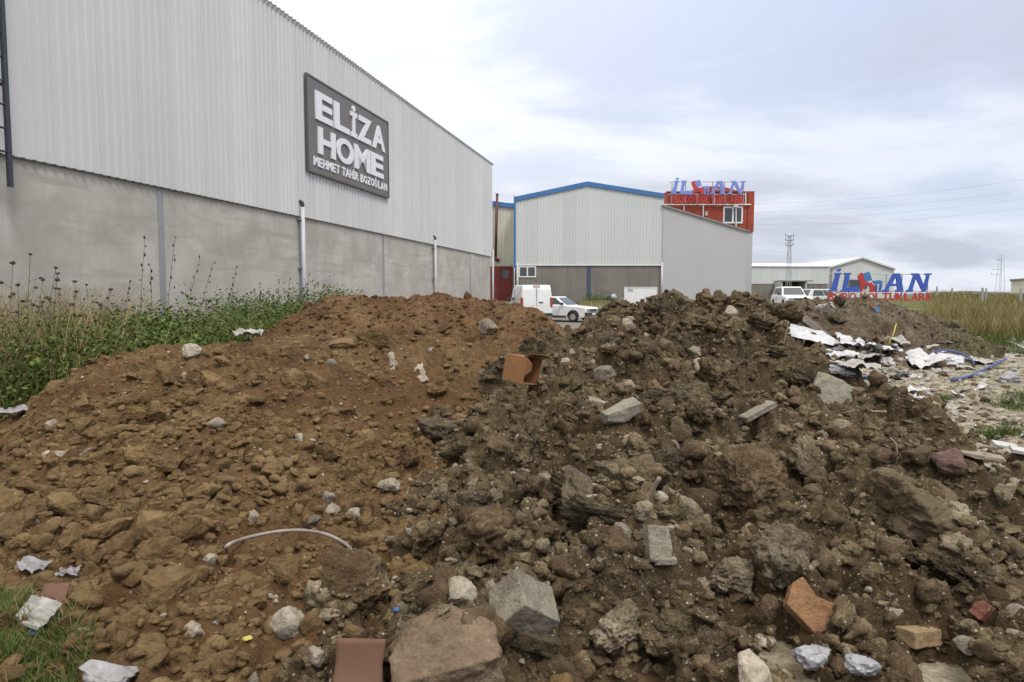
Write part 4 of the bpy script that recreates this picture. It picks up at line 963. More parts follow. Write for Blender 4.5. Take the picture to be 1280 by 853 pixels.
# white panel board and bag beyond the dark heap
b0, b1 = P(780.5, 359, 50), P(821.5, 359, 50); gz = float(ground_z(0, 50))
bd = empty('panel_board', (b0.x, 50, gz)); tag(bd, 'white notice panel with teal print behind the dark heap crest', 'notice board')
put(MB().box((b0.x+.06, 50, gz+.05), (b1.x-.06, 50.06, b0.z-.05)), bd, 'board', M['white'])
put(MB().box((b0.x, 49.97, gz), (b0.x+.058, 50.08, b0.z)).box((b1.x-.058, 49.97, gz), (b1.x, 50.08, b0.z)).box((b0.x+.06, 49.97, b0.z-.048), (b1.x-.06, 50.08, b0.z)), bd, 'frame', M['white'])
for k in range(2):
    put(MB().box((b0.x+.25, 49.985, b0.z-.2-.12*k), (b0.x+.62, 49.998, b0.z-.14-.12*k)), bd, 'print_line', M['teal'])

# ------------------------------------------------------------------ single rocks and rubbish, placed on the surface
def chunk(dims, seed, rough=.02, chops=3, cuts=14):
    bm = bmesh.new(); bmesh.ops.create_cube(bm, size=1)
    bmesh.ops.subdivide_edges(bm, edges=bm.edges[:], cuts=cuts, use_grid_fill=True)
    V = np.array([v.co[:] for v in bm.verts]); r = np.random.default_rng(seed)
    for k in range(chops):
        n = r.choice([-1, 1], 3)*r.uniform(.4, 1, 3); n /= np.linalg.norm(n); d = r.uniform(.58, .72)*.9; e = V @ n - d; V -= np.outer(np.where(e > 0, e, 0), n)
    q = np.abs(V).max(1); V = V*np.array(dims); s = max(dims); o = seed*3.3
    d1 = noise3(V[:, 0]/s*5+o, V[:, 1]/s*5, V[:, 2]/s*5, seed); d2 = noise3(V[:, 0]/s*14+o, V[:, 1]/s*14, V[:, 2]/s*14, seed+1)
    nn = V/np.linalg.norm(V, axis=1)[:, None]; V = V + nn*((d1+.6*d2)*rough*s)[:, None]
    F = np.array([[v.index for v in f.verts] for f in bm.faces]); bm.free(); return V, F
def single(name, VF, mat, px, py, rot, label, cat, lift=0.0, wpx=None, group=None, scale=None, clear=None):
    p = hit(px, py); f = project(p)[2][0]; s = 1.0 if wpx is None else wpx*f/FPX
    o = link(name, np_mesh(name, *VF), mat, smooth=False); o.data.polygons.foreach_set('use_smooth', np.ones(len(o.data.polygons), bool))
    sc = scale or (1, 1, 1); o.scale = tuple(s*a for a in sc); o.rotation_euler = tuple(R(a) for a in rot); o.location = p + Vector((0, 0, lift*s))
    tag(o, label, cat, group); specials.append((px, py, (clear or (wpx or 30)*.5)))
    if name in ('roof_tile', 'plastic_bag', 'brick', 'concrete_slab', 'paper_wrapper', 'candy_wrapper'): keepclear.append((px, py, (wpx or 30)*.42))
    return o
def rk(seed, **k):
    V, F = rock_mesh('r', seed, **k); return V*.5/np.abs(V).max(), F
V, F = chunk((1, .75, .62), 912, .06, 7, 24); single('rock', (V, F), M['sandstone'], 552, 832, (20, -6, 18), 'largest sandy brown flat topped rock at the bottom edge', 'rock', -.04, 128)
V, F = chunk((1, .8, .8), 5, .022, 2, 24); single('concrete_block', (V, F), M['concrete'], 655, 768, (36, 34, 34), 'squarish pale concrete block on the dark heap near the bottom edge', 'concrete block', .10, 66)
V, F = chunk((1, .8, .42), 15, .03, 3); single('clod', (V, F), M['darkclod'], 668, 800, (20, 22, 10), 'soil caked lump under the pale concrete block', 'lump', -.05, 56)
single('rock', rk(905, sub=6, planes=5, cut=(.6, .9), lump=.36, rough=.08, crumb=.13), M['dark'], 442, 742, (0, 10, 30), 'big dark wet boulder left of centre beside the end of the grey hose', 'rock', .0, 122, scale=(1, .8, .95))
single('rock', rk(907, planes=8, cut=(.6, .85), lump=.22, rough=.07), M['stone'], 359, 795, (0, 0, 10), 'whitish pitted stone at the bottom, left of the terracotta tile', 'stone', .12, 62, scale=(1, .8, .85))
single('rock', rk(909, sub=6, planes=5, cut=(.5, .85), lump=.45, rough=.08, crumb=.2), M['conglomerate'], 975, 700, (10, 0, 40), 'pebbly pale conglomerate boulder above the orange brick fragment', 'rock', .08, 118, scale=(1.0, .8, .85))
single('rock', rk(911, sub=6, planes=5, cut=(.5, .85), lump=.45, rough=.08, crumb=.2), M['conglomerate'], 905, 735, (0, 12, 70), 'pebbly brown boulder left of the pale conglomerate boulder', 'rock', .05, 105, scale=(1, .8, .7))
single('clod', rk(914, sub=6, planes=5, cut=(.6, .9), lump=.36, rough=.05, crumb=.09), M['smooth'], 1133, 618, (10, 12, 10), 'largest smooth brown clod on the right flank of the dark heap', 'clod', -.08, 150, scale=(1, .9, .66))
single('clod', rk(915, sub=6, planes=5, cut=(.5, .85), lump=.45, rough=.08, crumb=.2), M['darkclod'], 925, 620, (0, 0, 30), 'large dark crumbly clod in the middle of the dark heap', 'clod', .04, 130, scale=(1, .9, .8))
single('clod', rk(917, sub=6, planes=6, cut=(.45, .8), lump=.42, rough=.08, crumb=.16), M['darkclod'], 1010, 590, (0, 35, 80), 'upright dark clod leaning between two large clods', 'clod', .15, 75, scale=(.8, .7, 1.25))
single('clod', rk(919, sub=6, planes=5, cut=(.5, .85), lump=.45, rough=.08, crumb=.2), M['darkclod'], 1190, 720, (0, 20, 10), 'long dark clod at right above the red brick fragment', 'clod', .0, 130, scale=(1, .7, .5))
single('clod', rk(921, sub=6, planes=5, cut=(.5, .85), lump=.45, rough=.08, crumb=.2), M['conglomerate'], 770, 790, (0, 0, 60), 'pebbly brown clod right of the pale concrete block', 'clod', .05, 100, scale=(1, .8, .75))
single('clod', rk(923, sub=6, planes=5, cut=(.5, .85), lump=.45, rough=.08, crumb=.2), M['darkclod'], 850, 800, (0, 10, 20), 'dark pebbly clod at the bottom between two concrete pieces', 'clod', .05, 105, scale=(1, .8, .6))
single('clod', rk(925, sub=6, planes=5, cut=(.5, .85), lump=.45, rough=.08, crumb=.2), M['darkclod'], 1000, 485, (0, 10, 20), 'dark mossy clod beside the tilted concrete slab', 'clod', .1, 75, scale=(1, .7, .7))
V, F = chunk((1, .26, .9), 25, .02, 2); single('concrete_slab', (V, F), M['concrete'], 1040, 500, (-25, 25, -15), 'tilted grey concrete slab on the right crest of the dark heap', 'concrete slab', .05, 52)
V, F = chunk((1, .35, .14), 27, .025, 2); single('concrete_slab', (V, F), M['concrete'], 947, 522, (0, -22, 20), 'long thin grey slab lying in the middle of the dark heap', 'slab', .15, 48)
V, F = chunk((.72, .35, 1), 29, .012, 2); single('concrete_slab', (V, F), M['concrete'], 823, 688, (-25, 6, 12), 'upright pale concrete piece in the middle of the dark heap', 'concrete slab', .1, 44)
V, F = chunk((1, .6, .25), 31, .02, 1); single('concrete_slab', (V, F), M['concrete'], 830, 713, (0, 0, 5), 'small flat concrete piece under the upright concrete piece', 'concrete slab', .1, 28)
def flatpoly(poly, th):
    n = len(poly); V = [(x, y, 0) for x, y in poly]+[(x, y, th) for x, y in poly]; return V, [tuple(range(n-1, -1, -1)), tuple(range(n, 2*n))]+[(i, (i+1) % n, (i+1) % n+n, i+n) for i in range(n)]
def plate(name, poly, th, mat, px, py, wpx, rot, label, cat, lift=.02, group=None, bevel=.0):
    p = hit(px, py); f = project(p)[2][0]; s = wpx*f/FPX; V, F = flatpoly([(a*s, b*s) for a, b in poly], th*s)
    mb = MB().add(V, F); o = mb.build(name, mat, bevel=bevel*s); o.rotation_euler = tuple(R(a) for a in rot); o.location = p+Vector((0, 0, lift*s)); tag(o, label, cat, group); specials.append((px, py, wpx*.5)); keepclear.append((px, py, wpx*.42)); return o
plate('brick', [(-.5, .1), (-.2, -.5), (.5, -.35), (.42, -.1), (.1, .12), (.0, .5), (-.25, .42)], .22, M['brick'], 1012, 775, 68, (52, -8, 8), 'broken orange brick fragment at lower right', 'brick', .2, bevel=.02)
V, F = chunk((1, .6, .42), 41, .02, 1); single('brick', (V, F), M['tanbrick'], 1147, 806, (-8, 6, 22), 'tan brick half buried in the lower right of the dark heap', 'brick', .15, 46)
V, F = chunk((1, .6, .8), 43, .03, 2); single('brick', (V, F), M['redbrick'], 1230, 768, (20, 30, 30), 'dull red brick fragment near the right edge', 'brick', .1, 27)
# curved roof tile
def tile():
    V = []; n = 10; m = 8
    for j in range(m+1):
        for i in range(n+1):
            u = i/n-.5; v = j/m-.5; V.append((u*(.92+.16*abs(v)), v*.9, .10*(1-4*u*u)*0 + .16*(v)**2))
    V2 = [(x, y, z-.045) for x, y, z in V]; F = []; k = (n+1)*(m+1)
    for j in range(m):
        for i in range(n):
            a = j*(n+1)+i; F += [(a, a+1, a+n+2, a+n+1), (k+a+n+1, k+a+n+2, k+a+1, k+a)]
    ring = [i for i in range(n+1)]+[j*(n+1)+n for j in range(1, m+1)]+[m*(n+1)+i for i in range(n-1, -1, -1)]+[j*(n+1) for j in range(m-1, 0, -1)]
    for a, b in zip(ring, ring[1:]+ring[:1]): F.append((b, a, a+k, b+k))
    return np.array(V+V2), np.array(F)
single('roof_tile', tile(), M['tile'], 449, 846, (66, 0, -2), 'terracotta tile piece standing at the bottom edge left of the largest rock', 'roof tile', .25, 64)
plate('roof_tile', [(-.5, -.4), (.5, -.4), (.5, .4), (-.5, .4)], .1, M['tile'], 70, 754, 30, (50, 0, 5), 'small terracotta tile fragment at lower left above the grass', 'roof tile', .3)
# pale stones one can point at
for px, py, wd, sd, lab, sc in (
    (757, 474, 38, 1, 'pale boulder behind the white plate on the dark heap', (1, .7, .65)), (783, 484, 26, 2, 'flat pale stone at the right foot of the pale boulder', (1, .6, .4)),
    (786, 409, 22, 3, 'upright pale rock on the left crest of the dark heap', (.8, .7, 1)), (913, 395, 26, 4, 'angular pale rock on the right crest of the dark heap', (1, .8, .8)),
    (787, 402, 16, 5, 'small pale rock just below the crest left of centre', (1, .8, .7)), (676, 700, 30, 6, 'rounded tan stone above the concrete block', (.85, .8, 1)),
    (735, 697, 26, 7, 'pale knobbly stone right of the rounded tan stone', (.9, .8, 1)), (552, 622, 34, 8, 'pale grey conglomerate stone left in the dark heap', (1, .8, .8)),
    (610, 415, 36, 9, 'long pale rock on the reddish back heap', (.8, .5, .8)), (240, 445, 34, 10, 'pale rock on the crest of the front left heap', (1, .7, .7)),
    (485, 612, 34, 11, 'pale pointed stone right on the front left heap', (1, .6, .55)), (412, 628, 24, 12, 'upper stone of the whitish pair above the grey hose', (1, .8, .8)),
    (415, 640, 26, 13, 'lower stone of the whitish pair above the grey hose', (1, .8, .7)), (443, 647, 28, 14, 'oval whitish stone right of the whitish pair', (1, .7, .6)),
    (265, 702, 24, 15, 'whitish stone under the left end of the grey hose', (.9, .8, 1)), (316, 653, 18, 16, 'small upright whitish stone above the hose', (.8, .8, 1.1)),
    (244, 791, 28, 17, 'pale lumpy stone at lower left near the plastic bag', (1, .8, .7)), (388, 655, 34, 18, 'pinkish stone touching the top of the hose', (1, .6, .5)),
    (273, 535, 30, 19, 'grey pitted stone in the middle of the front left heap', (1, .7, .7)), (640, 595, 14, 20, 'small white stone of the pair in the dark heap', (1, .7, .6)),
    (657, 592, 16, 21, 'white elongated chip of the pair in the dark heap', (1.2, .5, .5)), (607, 763, 18, 22, 'white broken chip left of the concrete block', (1, .7, .6)),
    (1065, 830, 24, 23, 'pale wedge stone at the bottom near the white bags', (.7, .8, 1.3)), (395, 828, 34, 24, 'pale grey stone at the bottom left of the terracotta tile', (.8, .8, 1)),
    (715, 443, 12, 25, 'small white stone in the valley right of the cardboard box', (.8, .8, 1)), (655, 620, 22, 26, 'dark grey rounded stone under the white chips', (1, .8, .8))):
    single('stone', rk(950+sd, planes=10, cut=(.5, .85), lump=.2, rough=.06), M['stone'] if sd not in (6, 8, 26) else M['conglomerate' if sd != 26 else 'darkclod'], px, py, (RNG.uniform(-20, 20), RNG.uniform(-20, 20), RNG.uniform(-25, 25)), lab, 'stone', .12, wd, scale=sc, group='pale stones one by one')
for px, py, wd, hg, rz, lab in ((487, 452, 12, 34, -12, 'left white plaster streak on the front left heap'), (526, 465, 12, 32, -32, 'right white plaster streak on the front left heap')):
    V, F = chunk((.42, .3, 1), 51+px, .09, 4); single('plaster_piece', (V, F), M['plaster'], px, py, (-45, rz, 0), lab, 'plaster piece', -.16, hg, clear=14)
V, F = chunk((1, .5, .2), 61, .04, 3); single('plaster_piece', (V, F), M['plaster'], 748, 508, (10, 14, -10), 'thin white plate below the pale boulder', 'plaster piece', .2, 25)
V, F = chunk((1, .55, .34), 63, .03, 3); single('concrete_slab', (V, F), M['concrete'], 776, 523, (8, -16, 12), 'light grey slab lying below the white plate', 'concrete slab', .15, 50)

# cardboard box, open towards the right
bp = P(650, 478, 5.9); bxs = empty('cardboard_box', bp); bxs.rotation_euler = (R(-8), R(6), R(-38)); tag(bxs, 'open brown cardboard box lying in the valley between the heaps', 'cardboard box'); specials.append((650, 470, 48)); keepclear.append((650, 468, 26))
s_ = 33*project(bp)[2][0]/FPX
def bx(a, b, mat='card', name='side'): MB().box(tuple(s_*q for q in a), tuple(s_*q for q in b)).build(name, M[mat], bxs)
bx((-.5, -.5, 0), (.5, .5, .02), name='bottom'); bx((-.5, -.5, .02), (-.48, .5, 1.0), name='side'); bx((-.478, -.5, .02), (.5, -.48, 1.0), name='side'); bx((-.478, .48, .02), (.5, .5, 1.0), name='side')
bx((-.478, -.478, .98), (.3, .478, 1.0), name='top')
e = MB().add([tuple(s_*q for q in v) for v in ((.5, -.5, .3), (.52, -.5, .3), (.95, -.75, .55), (.93, -.75, .55), (.5, -.5, .98), (.52, -.5, .98), (.95, -.75, .8), (.93, -.75, .8))], [(0,1,2,3), (4,7,6,5), (0,4,5,1), (1,5,6,2), (2,6,7,3), (3,7,4,0)]).build('flap', M['card'], bxs)
e = MB().add([tuple(s_*q for q in v) for v in ((.3, -.478, 1.0), (.3, .478, 1.0), (.72, .5, 1.18), (.72, -.5, 1.18), (.3, -.478, .98), (.3, .478, .98), (.72, .5, 1.16), (.72, -.5, 1.16))], [(0,1,2,3), (7,6,5,4), (0,4,5,1), (1,5,6,2), (2,6,7,3), (3,7,4,0)]).build('flap', M['card'], bxs)

# grey hose over the front heap
def lying_tube(name, pxs, r, mat, label, cat, lift=.02, n=6, group=None, sides=10):
    pts = []
    for q in pxs:
        h = hit(q[0], q[1]); h.z += lift + (q[2] if len(q) > 2 else 0); pts.append(h)
    o = MB().tube(spline(pts, n), r, sides).build(name, mat, smooth=True); tag(o, label, cat, group); return o
dA = project(hit(360, 665))[2][0]
hp_ = [P(a, b, hit(a, b).y*.945) for a, b in ((286, 681), (315, 671), (350, 664.5), (380, 663.5), (410, 669), (434, 682))]
tag(MB().tube(spline([hp_[0]+Vector((-.04, .06, -.06))]+hp_+[hp_[-1]+Vector((.03, 0, -.05))], 8), .0095, 10).build('hose', M['hose'], smooth=True), 'grey hose arching over the foot of the front left heap', 'hose')
for x, y in ((288, 682), (305, 677), (322, 673), (340, 670), (360, 669), (380, 669), (400, 671), (420, 678)): specials.append((x, y, 15)); keepclear.append((x, y, 8))

# crumpled sheets and bags
def sheet(w_, d_, amp, seed, n=26, th=.004, curl=0, freq=4.0):
    u = np.linspace(-.5, .5, n); U, V_ = np.meshgrid(u, u); r = np.random.default_rng(seed); o = seed*5.1
    rad = 1 + .22*noise2(U*1.7+o, V_*1.7, seed)
    x, y = U*w_*rad, V_*d_*rad
    z = amp*(np.abs(noise2(U*freq*.7+o, V_*freq*.7, seed))*1.3 + .5*np.abs(noise2(U*freq*1.5+o, V_*freq*1.5, seed+1)) + .12*noise2(U*freq*4, V_*freq*4+o, seed+2)) + curl*(U*U+V_*V_)
    i = np.arange(n*n).reshape(n, n); F = np.stack([i[:-1, :-1], i[:-1, 1:], i[1:, 1:], i[1:, :-1]], -1).reshape(-1, 4)
    top = np.stack([x.ravel(), y.ravel(), z.ravel()], 1); bot = top - [0, 0, th]
    ring = np.concatenate([i[0, :], i[1:, -1], i[-1, -2::-1], i[-2:0:-1, 0]]); nx = np.roll(ring, -1)
    side = np.stack([nx, ring, ring+n*n, nx+n*n], 1)
    return np.concatenate([top, bot]), np.concatenate([F, F[:, ::-1]+n*n, side])
def bag(seed, flatz=.5):
    V, F = rock_mesh('b', seed, sub=5, lump=.22, planes=5, cut=(.6, .9), rough=.0); o = seed*2.2
    rg = 1-np.abs(noise3(V[:, 0]*2.6+o, V[:, 1]*2.6, V[:, 2]*2.6, seed)); rg2 = 1-np.abs(noise3(V[:, 0]*6+o, V[:, 1]*6, V[:, 2]*6, seed+3))
    V = V*(1+.16*rg**3+.05*rg2**3)[:, None]; V[:, 2] *= flatz; return V*.5/np.abs(V).max(), F
def litter(kind, mat, px, py, wpx, label, cat, name, rot=(0, 0, 0), sc=(1, .7, 1), seed=1, amp=.12, lift=.03, group=None, flatz=.5):
    VF = sheet(1, 1, amp, seed) if kind == 'sheet' else bag(seed, flatz)
    return single(name, VF, mat, px, py, rot, label, cat, lift, wpx, scale=sc, group=group)
litter('bag', M['greyfilm'], 138, 846, 80, 'grey crumpled plastic bag at the bottom left edge', 'plastic bag', 'plastic_bag', (0, 14, 15), (1, .7, .8), 11, lift=.05)
litter('bag', M['bag'], 1013, 843, 58, 'left of two white plastic bags at the bottom edge', 'plastic bag', 'plastic_bag', (0, 0, 15), (1, .8, 1.1), 12, lift=.32)
litter('bag', M['bag'], 1075, 848, 48, 'right of two white plastic bags at the bottom edge', 'plastic bag', 'plastic_bag', (0, 0, -25), (1, .8, 1.1), 19, lift=.32)
litter('sheet', M['cloth'], 47, 783, 50, 'whitish crumpled wrapper on the grass edge at lower left', 'wrapper', 'paper_wrapper', (35, 0, -20), (1, .8, 1), 14, .12, .12)
litter('sheet', M['blue'], 38, 794, 24, 'pale blue corner of film under the whitish wrapper', 'plastic film', 'plastic_film', (25, 0, 10), (1, .5, 1), 15, .1, .05)
litter('sheet', M['greyfilm'], 22, 520, 40, 'grey plastic scrap at the left foot of the front heap', 'plastic film', 'plastic_film', (0, 0, 20), (1, .6, 1), 16, .2)
litter('sheet', M['greyfilm'], 40, 715, 42, 'dull film scrap among clods at the left edge', 'plastic film', 'plastic_film', (15, 0, -15), (1, .5, 1), 17, .15, .1)
litter('sheet', M['greyfilm'], 86, 721, 26, 'narrow film scrap right of the dull film scrap', 'plastic film', 'plastic_film', (20, 0, 0), (1, .5, 1), 18, .2, .1)
litter('sheet', M['cloth'], 310, 424, 34, 'pale plastic scrap on the crest of the front left heap', 'plastic film', 'plastic_film', (0, 0, 0), (1, .6, 1), 19, .25, .1)
litter('bag', M['yellow'], 309, 804, 15, 'crumpled yellow and white wrapper at the lower left foot', 'wrapper', 'candy_wrapper', (0, 0, 20), (1, .8, 1), 20, lift=.3)
litter('bag', M['blue'], 496, 765, 12, 'small dull blue plastic lump beside the dark wet boulder', 'plastic lump', 'plastic_lump', (0, 0, 0), (1, .8, 1), 21, lift=.2)
litter('bag', M['blue'], 1002, 580, 16, 'small faded turquoise plastic lump in the dark heap', 'plastic lump', 'plastic_lump', (0, 0, 0), (1, .8, 1), 22, lift=.2)
# the far rubbish
litter('sheet', M['plastic'], 1011, 432, 52, 'large smooth white sheet behind the dark heap crest', 'plastic sheet', 'plastic_sheet', (24, 12, -12), (1, .62, 1), 31, .05, .12)
rub = ((1040, 436, 34, 'cloth', 'grey white cloth right of the large white sheet'), (1065, 434, 34, 'plastic', 'crumpled white film behind the grey white cloth'), (1050, 448, 40, 'plastic', 'white film over a dark gap in the rubbish'),
       (1078, 444, 34, 'sandstone', 'tan cardboard scrap among the white film'), (1098, 440, 42, 'plastic', 'white crumpled sack at the foot of the far heap'), (1068, 461, 44, 'cloth', 'pale cloth strip in front of the rubbish'),
       (1052, 465, 34, 'plastic', 'white film above the blue film'), (1085, 452, 30, 'cloth', 'greenish white scrap in the middle of the rubbish'), (1062, 466, 20, 'blue', 'bright blue film at the edge of the dark heap'),
       (1082, 474, 18, 'blue', 'small blue film scrap right of the bright blue one'), (1120, 430, 26, 'cloth', 'pale scrap under the yellow stick'), (1147, 455, 56, 'plastic', 'flat white sack left of the blue hose ring'),
       (1188, 452, 36, 'plastic', 'white bag inside the blue hose ring'), (1205, 462, 22, 'cloth', 'dull white scrap below the blue hose ring'), (1138, 492, 34, 'plastic', 'white strip on the right edge of the dark heap'),
       (1150, 499, 18, 'plastic', 'small white scoop shaped film hanging from the white strip'), (1160, 437, 24, 'cloth', 'pale scrap right of the yellow stick'), (1225, 455, 26, 'cloth', 'greyish scrap near the end of the blue pipe'))
for i, (px, py, wd, mt, lab) in enumerate(rub):
    litter('sheet' if i % 3 else 'bag', M[mt], px, py, wd, lab, 'scrap', 'rubbish_scrap', (RNG.uniform(-8, 18), RNG.uniform(-12, 12), RNG.uniform(-30, 30)), (1, .9, 1), 40+i, .13, .05, 'rubbish behind the dark heap', .4)
for i in range(75):
    px, py = RNG.uniform(1060, 1290), RNG.uniform(428, 560); p_ = hit(px, py)
    if py > 440 + (px-1028)*.5 or p_.z > .45 or float(sC(p_.x, p_.y)) > p_.z-.01: continue
    mt = ('cloth', 'plastic', 'greyfilm', 'slab', 'sandstone', 'cloth')[i % 6]
    litter('sheet' if i % 2 else 'bag', M[mt], px, py, RNG.uniform(7, 20), 'small pale scrap lying on the open rubble ground at right', 'scrap', 'rubbish_scrap', (RNG.uniform(-25, 35), RNG.uniform(-25, 25), RNG.uniform(-80, 80)), (1, .7, 1), 300+i, .15, .1, 'pale scraps on the rubble ground', .5)
for i in range(60):
    px, py = RNG.uniform(1028, 1128), RNG.uniform(430, 478)
    if py > 440 + (px-1028)*.55 or py < 424 + (px-1028)*.10: continue
    mt = ('cloth', 'plastic', 'greyfilm', 'trim', 'cloth', 'sandstone')[i % 6]
    litter('sheet' if i % 2 else 'bag', M[mt], px, py, RNG.uniform(9, 22), 'small crumpled scrap in the rubbish between the two dark heaps', 'scrap', 'rubbish_scrap', (RNG.uniform(-30, 40), RNG.uniform(-30, 30), RNG.uniform(-80, 80)), (1, .7, 1), 200+i, .2, .1, 'small scraps in the rubbish', .5)
litter('bag', M['pink'], 1190, 585, 50, 'dusty dark red cloth bundle on the right flank of the dark heap', 'cloth', 'cloth_bundle', (0, 15, 20), (1, .9, 1), 70, lift=.1, flatz=.7)
litter('bag', M['greyfilm'], 1262, 478, 34, 'dark grey bin bag at the right edge beyond the blue pipe', 'bin bag', 'bin_bag', (0, 0, 10), (1, .8, 1), 71, lift=.15, flatz=.6)
for px, py, wd, rz, lab in ((1256, 561, 26, -20, 'left white slab piece at the right edge'), (1278, 568, 26, -24, 'right white slab piece at the right edge')):
    V, F = chunk((1, .75, .16), px, .01, 1); single('floor_slab', (V, F), M['slab'], px, py, (6, 8, rz), lab, 'slab', .15, wd, group='white slab pieces')
V, F = chunk((1, .6, .12), 81, .03, 2); single('floor_slab', (V, F), M['plaster'], 1226, 577, (0, 6, -25), 'pale flat slab left of the white slab pieces', 'slab', .08, 46)
V, F = chunk((1, .5, .5), 83, .03, 2); single('concrete_block', (V, F), M['stone'], 1262, 530, (0, 0, 20), 'pale concrete lump beyond the white slab pieces', 'concrete block', .15, 16)
pts = []
dB = project(hit(1190, 452))[2][0]
ring_c = hit(1190, 456); rr_ = 24*dB/FPX
tag(MB().tube([ring_c + Vector((rr_*math.cos(a), .75*rr_*math.sin(a), .10+.16*math.sin(a))) for a in np.linspace(-.5, 3.5, 24)], .017, 8).build('hose', M['bluepipe'], smooth=True), 'blue hose bent into a ring round a white bag', 'hose')
lying_tube('pipe', ((1190, 480), (1210, 475), (1235, 465), (1257, 453)), .021, M['bluepipe'], 'straight blue pipe lying on the rubble at right', 'pipe', .06)
q0 = hit(1258, 462); tag(MB().box((-.25, -.03, 0), (.25, .03, .04)).build('wood_offcut', M['plank']), 'dark wooden bit at the end of the blue pipe', 'wood offcut'); bpy.context.view_layer.update(); COL.objects[-1].location = q0
lying_tube('branch', ((1268, 428), (1252, 423), (1240, 413, .35)), .05, M['slab'], 'pale bent branch at the grass edge on the right', 'branch', .06)
lying_tube('pole', ((1282, 425), (1268, 424)), .08, M['stick'], 'thick tan pole end at the right edge', 'pole', .12)
lying_tube('pole', ((1240, 428), (1262, 432), (1285, 441)), .03, M['slab'], 'thin pale pole lying below the bent branch', 'pole', .06)
pl = P(1017, 409, 15.0); o = MB().box((-.62, -.04, -.11), (.62, .04, .11)).build('plank', M['plank'], bevel=.01); o.location = pl; o.rotation_euler = (R(-30), R(36), R(8)); tag(o, 'dark grey plank leaning on the far heap behind the white sheet', 'plank')
ym = hit(1110, 432); tag(MB().tube([ym, ym+Vector((.16, .1, .22)), ym+Vector((.24, .16, .42))], .014, 8).build('stick', M['yellow'], smooth=True), 'yellow stick poking out at the foot of the far heap', 'stick')
for (px, py, ddx, ddz, L, mt, lab) in ((954, 417, -.02, 1, .24, 'stick', 'thin upright straw in the crest of the dark heap'), (1122, 573, -.35, .7, .14, 'stick', 'thin twig above the smooth brown clod'),
                               (1060, 520, .9, .12, .3, 'stick', 'pale root strand lying right of the tilted slab'), (1175, 600, .8, -.15, .3, 'stick', 'root strand hanging over the smooth clod'), (800, 640, .3, .6, .2, 'wood', 'short grey stick standing in the dark heap'),
                               (838, 545, .2, -.5, .16, 'wood', 'wooden splinter leaning in the dark heap'), (980, 425, .1, .7, .2, 'stick', 'tan stake near the right crest of the dark heap')):
    p = hit(px, py); e = p+Vector((ddx, -.12, ddz)).normalized()*L; m_ = p.lerp(e, .5)+Vector((.01, 0, .012))
    tag(MB().tube(spline([p-Vector((0, 0, .03)), m_, e], 5), .007 if mt == 'stick' else .013, 6).build('twig', M[mt], smooth=True), lab, 'twig', 'twigs in the soil')
# pale agave-like leaves on the far heap
lf = hit(1034, 393); ag = MB()
for k in range(6):
    a = RNG.uniform(-.9, .9); L = RNG.uniform(.3, .5); b_ = lf+Vector((RNG.uniform(-.1, .1), RNG.uniform(-.1, 0), 0)); t_ = b_+Vector((math.sin(a)*L, -.15, -.1+math.cos(a)*L*.6)); mm = b_.lerp(t_, .5)+Vector((0, 0, .14)); w_ = .035
    ag.add([b_+Vector((-w_, 0, 0)), b_+Vector((w_, 0, 0)), mm+Vector((w_, 0, 0)), mm+Vector((-w_, 0, 0)), t_], [(0, 1, 2, 3), (3, 2, 4)])
tag(ag.build('wilted_plant', M['cloth']), 'pale wilted leaves on the left of the far heap', 'plant')
for px, py, lab, mt in ((1090, 386, 'orange wrapper upright on the far heap', 'brick'), (1096, 392, 'small blue scrap right of the orange wrapper', 'blue')):
    litter('sheet', M[mt], px, py, 9, lab, 'scrap', 'rubbish_scrap', (60, 0, 20), (.6, 1, 1), px, .15, .3, 'rubbish behind the dark heap')
litter('bag', M['navy'], 762, 373, 13, 'small blue and white sack on the crest before the stained wall', 'sack', 'feed_sack', (0, -20, 0), (1, .7, 1), 77, lift=.3, flatz=.7)
litter('bag', M['plastic'], 767, 369, 11, 'white top of the sack on the crest', 'sack', 'feed_sack', (0, -20, 0), (1, .7, 1), 78, lift=.5, flatz=.7)

# ------------------------------------------------------------------ scattered clods and stones
def lab_clod(px, py):
    if py > 640: return ('rounded brown earth clod at the foot of the front left heap', 'brown clods at the foot of the front heap')
    return ('brown earth clod on the slope of the front left heap', 'brown clods on the slope of the front heap')
n = 2600; pts = scatter(n, (-5.6, .6), (2.35, 7.0), sA, .7); low = np.clip((4.9-pts[:, 1])/1.6, 0, 1)
sz = (.05+.065*RNG.pareto(2.1, n))*(.5+1.3*low); sz = np.clip(sz, .03, .27)
individuals('clod', B_clod, M['clod'], pts, sz, lab_clod, 'clod', None, embed=.15, limit=295, gap=.62)
n = 1500; pts = scatter(n, (-1.1, 4.6), (2.0, 8.8), sC, .8); sz = np.clip(.07+.09*RNG.pareto(1.9, n), .06, .42)
individuals('dark_clod', B_dark, M['darkclod'], pts, sz, lambda a, b: (('dark crumbly clod in the lower half of the dark rubble heap', 'dark clods on the lower rubble heap') if b > 600 else ('dark crumbly clod in the upper half of the dark rubble heap', 'dark clods on the upper rubble heap')), 'clod', None, embed=.22, limit=295, gap=.72)
n = 700; pts = np.concatenate([scatter(260, (-5.4, .6), (2.4, 7.2), sA, .6), scatter(640, (-1, 4.6), (2.1, 9), sC, .6)]); sz = np.clip(.035+.04*RNG.pareto(1.9, len(pts)), .03, .2)*np.where(np.arange(len(pts)) < 260, .62, 1)
individuals('pale_stone', B_stone, M['stone'], pts, sz, lambda a, b: (('pale stone lying loose on the brown front heap', 'pale stones on the brown heap') if a < 500 else ('pale stone stuck in the dark rubble heap', 'pale stones in the dark heap')), 'stone', None, embed=.25, limit=290, gap=1.1)
